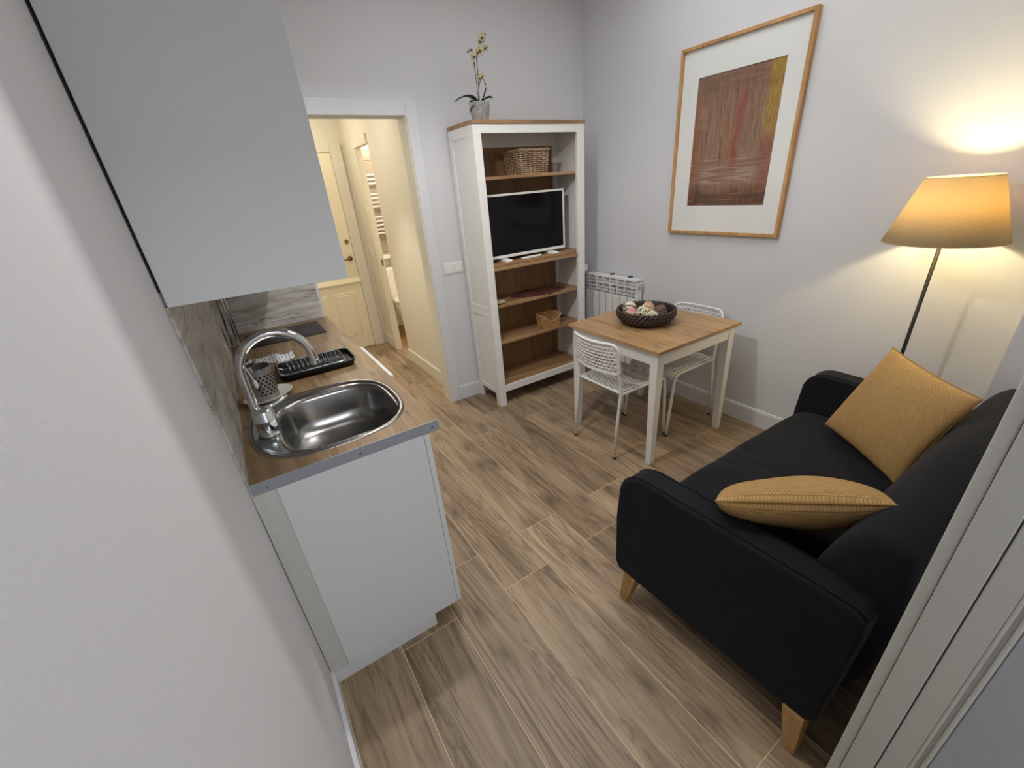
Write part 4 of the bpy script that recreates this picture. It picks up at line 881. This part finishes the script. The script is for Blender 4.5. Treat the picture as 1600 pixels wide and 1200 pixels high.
def make_chair(label):
    """local frame: seat centre at origin, back toward -x"""
    t = thing('metal_chair', label, 'chair', (0, 0, 0), 'white metal chairs at the dining table'); w2 = .184
    def seat(u, v):
        x = -.195 + .40 * u; y = (-1 + 2 * v) * (w2 - .012); z = .437 - .012 * math.sin(PI * v) * math.sin(PI * min(1, u * 1.1)) - (.03 * max(0, (u - .88) / .12) ** 2) + .006 * (1 - u)
        return (x, y, z)
    rin = lambda u, v: True
    perforated(seat, 13, 13, rin, .005, 'seat', t, M['whitep'])
    for s in (-1, 1):
        y = s * w2
        # rear leg running on up as the back upright
        MB().tube([(-.222, y, 0), (-.205, y, .25), (-.186, y, .43), (-.188, y, .50), (-.202, y, .60), (-.208, y * .995, .65)], [.0095] * 6, 10).build('rear_leg', M['white'], t, smooth=True)
        pts = [(-.19, y, .432), (.10, y, .434), (.165, y, .432), (.188, y, .422), (.200, y, .40), (.206, y, .36), (.222, y, .18), (.236, y, 0)]
        MB().tube(pts, .0095, 10).build('front_leg', M['white'], t, smooth=True)
        for x in (-.222, .236): MB().cyl((x, y, 0), (x + (.002 if x < 0 else -.002), y, .012), .0112, seg=10).build('foot_cap', M['rubber'], t)
    MB().tube([(.10, -w2, .432), (.10, w2, .432)], .007, 8).build('cross_bar', M['white'], t)
    def back(u, v):
        y = (-1 + 2 * u) * (w2 + .004); z = .562 + .19 * v; bow = .042 * (1 - (2 * u - 1) ** 2); return (-.200 - .025 * v - bow, y, z - .006 * (1 - (2 * u - 1) ** 2) * v)
    def rb(u, v):
        y = abs(2 * u - 1) * .19; z = v * .195; cx_, cz = .19 - .05, .195 - .05
        return not (y > cx_ and z > cz and (y - cx_) ** 2 + (z - cz) ** 2 > .05 ** 2)
    bo_ = perforated(back, 14, 8, rb, .005, 'backrest', t, M['whitep'])
    pts = []
    for k in range(9): pts.append(back(0, .0 + .72 * k / 8 if k else 0))
    for k in range(1, 7): a = PI - PI / 2 * k / 6; pts.append(back((.19 - .05 + .05 * -math.cos(a) - .19) / -.38 if False else (.05 + .05 * math.cos(a)) / .38, (.145 + .05 * math.sin(a)) / .195))
    for k in range(1, 16): pts.append(back(.132 + (.868 - .132) * k / 16, 1))
    for k in range(0, 7): a = PI / 2 - PI / 2 * k / 6; pts.append(back(1 - (.05 - .05 * math.cos(a)) / .38, (.145 + .05 * math.sin(a)) / .195))
    for k in range(1, 9): pts.append(back(1, .72 * (1 - k / 8)))
    MB().tube(pts, .0085, 8).build('back_rim', M['whitep'], bo_, smooth=True)
    MB().tube([back(k / 12, 0.0) for k in range(13)], .0055, 8).build('back_bottom_rim', M['whitep'], bo_, smooth=True)
    return t
def dup(root, loc, rz, label):
    def cp(o, par):
        c = o.copy(); COL.objects.link(c); c.parent = par
        for ch in o.children: cp(ch, c)
        return c
    r = cp(root, None); r.location = loc; r.rotation_euler = (0, 0, rz); r['label'] = label; return r
ch1 = make_chair('white perforated metal chair tucked under the left side of the table')
ch1.location = (1.990, .560, 0)
ch2 = dup(ch1, (2.452, .532, 0), PI, 'white perforated metal chair on the wall side of the table')

# ------------------------------------------------------------------ sofa
sf = thing('sofa', 'black two-seat sofa with tapered wooden legs in front of the door frame', 'sofa', (1.78, -.70, 0))
SX0, SX1 = 1.085, 2.495; AW = .105
arm = [(-.325, .145), (-.305, .18), (-.300, .40), (-.312, .55)]
for k in range(1, 9): a = k / 8 * PI / 2; arm.append((-.315 - .10 * (1 - math.cos(a)) - .0, .545 + .085 * math.sin(a)))
arm += [(-.60, .626), (-.95, .612), (-1.035, .605), (-1.06, .59), (-1.065, .55), (-1.05, .18), (-1.03, .145)]
def arm_mb(x0, x1):
    mb = MB(); c = (-.68, .38); mb.loft([[(x, y, z) for y, z in arm] for x in (x0, x1)])
    if x0 < 1.2:
        for v in mb.bm.verts: v.co.x += (.025 + .022 * (v.co.z - .14) / .48) * max(0, min(1, (-.32 - v.co.y) / .73))
    return mb
for i, (x0, x1) in enumerate(((SX0, SX0 + AW), (SX1 - AW, SX1))):
    ao = arm_mb(x0, x1).build('armrest', M['sofa'], sf, bevel=.014, seg=3)
    for xs in (x0 - .0005, x1 + .0005):
        xs2 = xs + (.0145 if xs < (x0 + x1) / 2 else -.0145)
        pts = [(xs2 + ((.025 + .022 * (z - .14) / .48) * max(0, min(1, (-.32 - y) / .73)) if x0 < 1.2 else 0), y + (.0005 if i_ < 4 else 0), z + .0005) for i_, (y, z) in enumerate(arm[1:-3])]
        MB().tube(pts, .0022, 6).build('piping', M['seam'], ao, smooth=True)
B(SX0 + AW + .001, SX1 - AW - .001, -1.03, -.345, .15, .275).build('base_frame', M['sofa'], sf, bevel=.015, seg=3)
def soft_box(x0, x1, y0, y1, z0, z1, crown, nx=72, ny=14, r=.03):
    mb = MB(); rings = []
    # lofted along x with rounded profile
    for i in range(nx + 1):
        u = i / nx; e = math.sin(PI * min(1, max(0, u))) ** .35 if 0 < u < 1 else .0; e = .86 + .14 * e
        yc_, zc = (y0 + y1) / 2, (z0 + z1) / 2; ring_ = []
        for k in range(36):
            a = 2 * PI * k / 36; c, s_ = math.cos(a), math.sin(a); yy = yc_ + (y1 - y0) / 2 * e ** .4 * math.copysign(abs(c) ** .32, c); zz = zc + (z1 - z0) / 2 * e * math.copysign(abs(s_) ** .32, s_)
            if s_ > 0: zz += crown * math.cos((yy - yc_) / (y1 - y0) * PI) * math.sin(PI * u) ** .5 if 0 < u < 1 else 0
            zz += .002 * math.sin(u * 23 + yy * 17) - .005 * sum(math.exp(-((u - c_) / .012) ** 2) for c_ in (.40, .455, .52)) * (1 if s_ > 0 else 0)
            ring_.append((x0 + (x1 - x0) * u, yy, zz))
        rings.append(ring_)
    mb.loft(rings); return mb
soft_box(SX0 + AW + .002, SX1 - AW - .002, -.90, -.315, .262, .435, .012).build('seat_cushion', M['sofa'], sf, smooth=True)
# shallow crease lines across the seat
for x in (1.66, 1.70, 1.90): pass
# back: lofted profile
bp = [(-1.075, .20), (-.93, .22), (-.885, .38), (-.872, .50), (-.90, .62), (-.935, .71), (-.965, .755), (-1.00, .778), (-1.045, .775), (-1.080, .75), (-1.098, .70), (-1.10, .55), (-1.095, .35)]
rings = []
nx = 28
for i in range(nx + 1):
    u = i / nx; e = math.sin(PI * u) ** .3 if 0 < u < 1 else 0; sc_ = .90 + .10 * e
    rings.append([(SX0 + .115 + (SX1 - SX0 - .145) * u, -1.0 + (y + 1.0) * sc_, .4 + (z - .4) * (.965 + .035 * e)) for y, z in bp])
bo_ = MB().loft(rings).build('back_cushion', M['sofa'], sf, smooth=True, sub=1)
for (x, y, sx, sy) in ((1.118, -.385, -1, 1), (1.130, -1.000, -1, -1), (SX1 - .04, -.385, 1, 1), (SX1 - .04, -1.00, 1, -1)):
    R4 = lambda cx_, cy_, a, z: [(cx_ - a, cy_ - a, z), (cx_ + a, cy_ - a, z), (cx_ + a, cy_ + a, z), (cx_ - a, cy_ + a, z)]
    MB().loft([R4(x + sx * .022, y + sy * .022, .017, 0), R4(x, y, .030, .156)]).build('leg', M['legwood'], sf, bevel=.003)

# cushions
def pillow(name, label, P1, P2, P3, P4, thick, pinch=.05, wob=.0, flat_bias=0.0):
    """P1-P2 one edge, P3 above P1, P4 above P2"""
    P1, P2, P3, P4 = map(Vector, (P1, P2, P3, P4)); c = (P1 + P2 + P3 + P4) / 4; n = ((P2 - P1).cross(P3 - P1)).normalized(); N = 28
    mb = MB(); bm = mb.bm; uvl = bm.loops.layers.uv.new('UVMap')
    def pt(u, v, s):
        # pull sides in between corners
        uu = u * 2 - 1; vv = v * 2 - 1; ku = 1 - pinch * (1 - vv * vv) ** 1.0 if False else 1 - pinch * (1 - abs(vv) ** 2); kv = 1 - pinch * (1 - abs(uu) ** 2)
        u2 = (uu * ku + 1) / 2; v2 = (vv * kv + 1) / 2
        p = P1 * (1 - u2) * (1 - v2) + P2 * u2 * (1 - v2) + P3 * (1 - u2) * v2 + P4 * u2 * v2
        hgt = ((1 - uu ** 2) * (1 - vv ** 2)); hgt = max(0, hgt) ** .42 * thick / 2
        hgt += wob * math.sin(u * 9 + v * 5) * max(0, (1 - uu ** 2) * (1 - vv ** 2)) ** .5
        return p + n * (hgt * s)
    grids = []
    for s in (1, -1):
        g = [[None] * (N + 1) for _ in range(N + 1)]
        for i in range(N + 1):
            for j in range(N + 1):
                edge = i in (0, N) or j in (0, N)
                if s == -1 and edge: g[i][j] = grids[0][i][j]; continue
                g[i][j] = bm.verts.new(pt(.5 - .5 * math.cos(PI * i / N), .5 - .5 * math.cos(PI * j / N), s))
        grids.append(g)
        for i in range(N):
            for j in range(N):
                vs_ = [g[i][j], g[i + 1][j], g[i + 1][j + 1], g[i][j + 1]]; f = bm.faces.new(vs_)
                for lp, (a, b) in zip(f.loops, ((i, j), (i + 1, j), (i + 1, j + 1), (i, j + 1))): lp[uvl].uv = (.5 - .5 * math.cos(PI * a / N), .5 - .5 * math.cos(PI * b / N))
    t = thing(name, label, 'cushion', tuple(c), 'mustard cushions on the sofa')
    seam = [pt(.5 - .5 * math.cos(PI * i / N), 0, 0) for i in range(N)] + [pt(1, .5 - .5 * math.cos(PI * i / N), 0) for i in range(N)] + [pt(.5 + .5 * math.cos(PI * i / N), 1, 0) for i in range(N)] + [pt(0, .5 + .5 * math.cos(PI * i / N), 0) for i in range(N)]
    o = mb.build('cover', M['cushion'], t, smooth=True)
    MB().tube(seam, .0028, 6, closed=True).build('seam', M['cushion'], t, smooth=True)
    return t
pillow('mustard_cushion', 'mustard cushion leaning upright against the sofa back at the far end', (2.236, -.505, .465), (2.000, -.862, .445), (2.300, -.640, .862), (2.085, -.965, .822), .13, .05, .004)
CB1 = Vector((1.121, -.660, .70)); CB2 = Vector((1.385, -.988, .765))
pillow('mustard_cushion', 'mustard cushion slumped against the near sofa arm, seen edge-on', CB1, CB2, CB1 + .40 * (CB1 - CAMPOS).normalized(), CB2 + .40 * (CB2 - CAMPOS).normalized() + Vector((0, .02, 0)), .16, .03, .003)

# ------------------------------------------------------------------ floor lamp
lx, ly = 2.57, -.608
lp = thing('floor_lamp', 'lit floor lamp with a cream conical shade behind the sofa', 'lamp', (lx, ly, 0))
MB().lathe([(.11, 0), (.112, .004), (.108, .014), (.02, .020), (.008, .03)], lx, ly, 32, True, True).build('base', M['black'], lp)
MB().cyl((lx, ly, .02), (lx, ly, 1.30), .0075, seg=12).build('pole', M['black'], lp, smooth=True)
MB().lathe([(.193, 1.242), (.112, 1.476)], lx, ly, 64).build('lamp_shade', M['shade'], lp, smooth=True, solid=.0015)
for r, z in ((.193, 1.242), (.112, 1.476)): MB().tube([(lx + r * math.cos(2 * PI * k / 64), ly + r * math.sin(2 * PI * k / 64), z) for k in range(64)], .0018, 6, closed=True).build('shade_ring', M['shade'], lp, smooth=True)
MB().cyl((lx, ly, 1.29), (lx, ly, 1.325), .018).build('socket', M['black'], lp)
MB().sphere((lx, ly, 1.345), .022, 16, 10, (1, 1, 1.1)).build('bulb', M['bulb'], lp, smooth=True)

# ------------------------------------------------------------------ bathroom fittings
tr_ = thing('towel_radiator', 'white ladder towel radiator on the bathroom tiles', 'towel radiator', (1.95, BY1 - .05, 1.08))
for x in (1.70, 2.16): MB().cyl((x, BY1 - .055, 1.06), (x, BY1 - .055, 1.82), .014, seg=12).build('upright', M['white'], tr_, smooth=True)
zs = [1.80, 1.755, 1.71, 1.60, 1.555, 1.51, 1.465, 1.35, 1.305, 1.26, 1.215, 1.17]
for z in zs: MB().cyl((1.70, BY1 - .06, z), (2.16, BY1 - .06, z), .0115, seg=10).build('rung', M['white'], tr_, smooth=True)
tl = thing('toilet', 'white toilet seen through the bathroom door', 'toilet', (1.80, 3.97, 0))
def el(cx_, cy_, a, b, z): return [(cx_ + a * math.cos(2 * PI * k / 36), cy_ + b * math.sin(2 * PI * k / 36), z) for k in range(36)]
MB().loft([el(1.86, 3.98, .13, .20, 0), el(1.85, 3.99, .14, .21, .15), el(1.84, 3.97, .17, .24, .33), el(1.84, 3.95, .185, .27, .40)]).build('pan', M['ceramicw'], tl, smooth=True)
MB().loft([el(1.84, 3.95, .19, .275, .402), el(1.84, 3.95, .193, .278, .41), el(1.84, 3.95, .193, .278, .43), el(1.84, 3.95, .17, .25, .437)]).build('lid', M['ceramicw'], tl, smooth=True)
MB().box(1.66, 2.02, 4.20, 4.395, .38, .78).build('cistern', M['ceramicw'], tl, bevel=.02)
bs = thing('washbasin_shelf', 'white shelf edge in the bathroom below the tiles', 'shelf', (1.8, 4.2, .90))
B(1.62, 2.1, 4.22, 4.39, .885, .925).build('board', M['ceramicw'], bs, bevel=.006); B(1.9, 1.94, 4.3, 4.39, .80, .884).build('bracket', M['ceramicw'], bs)
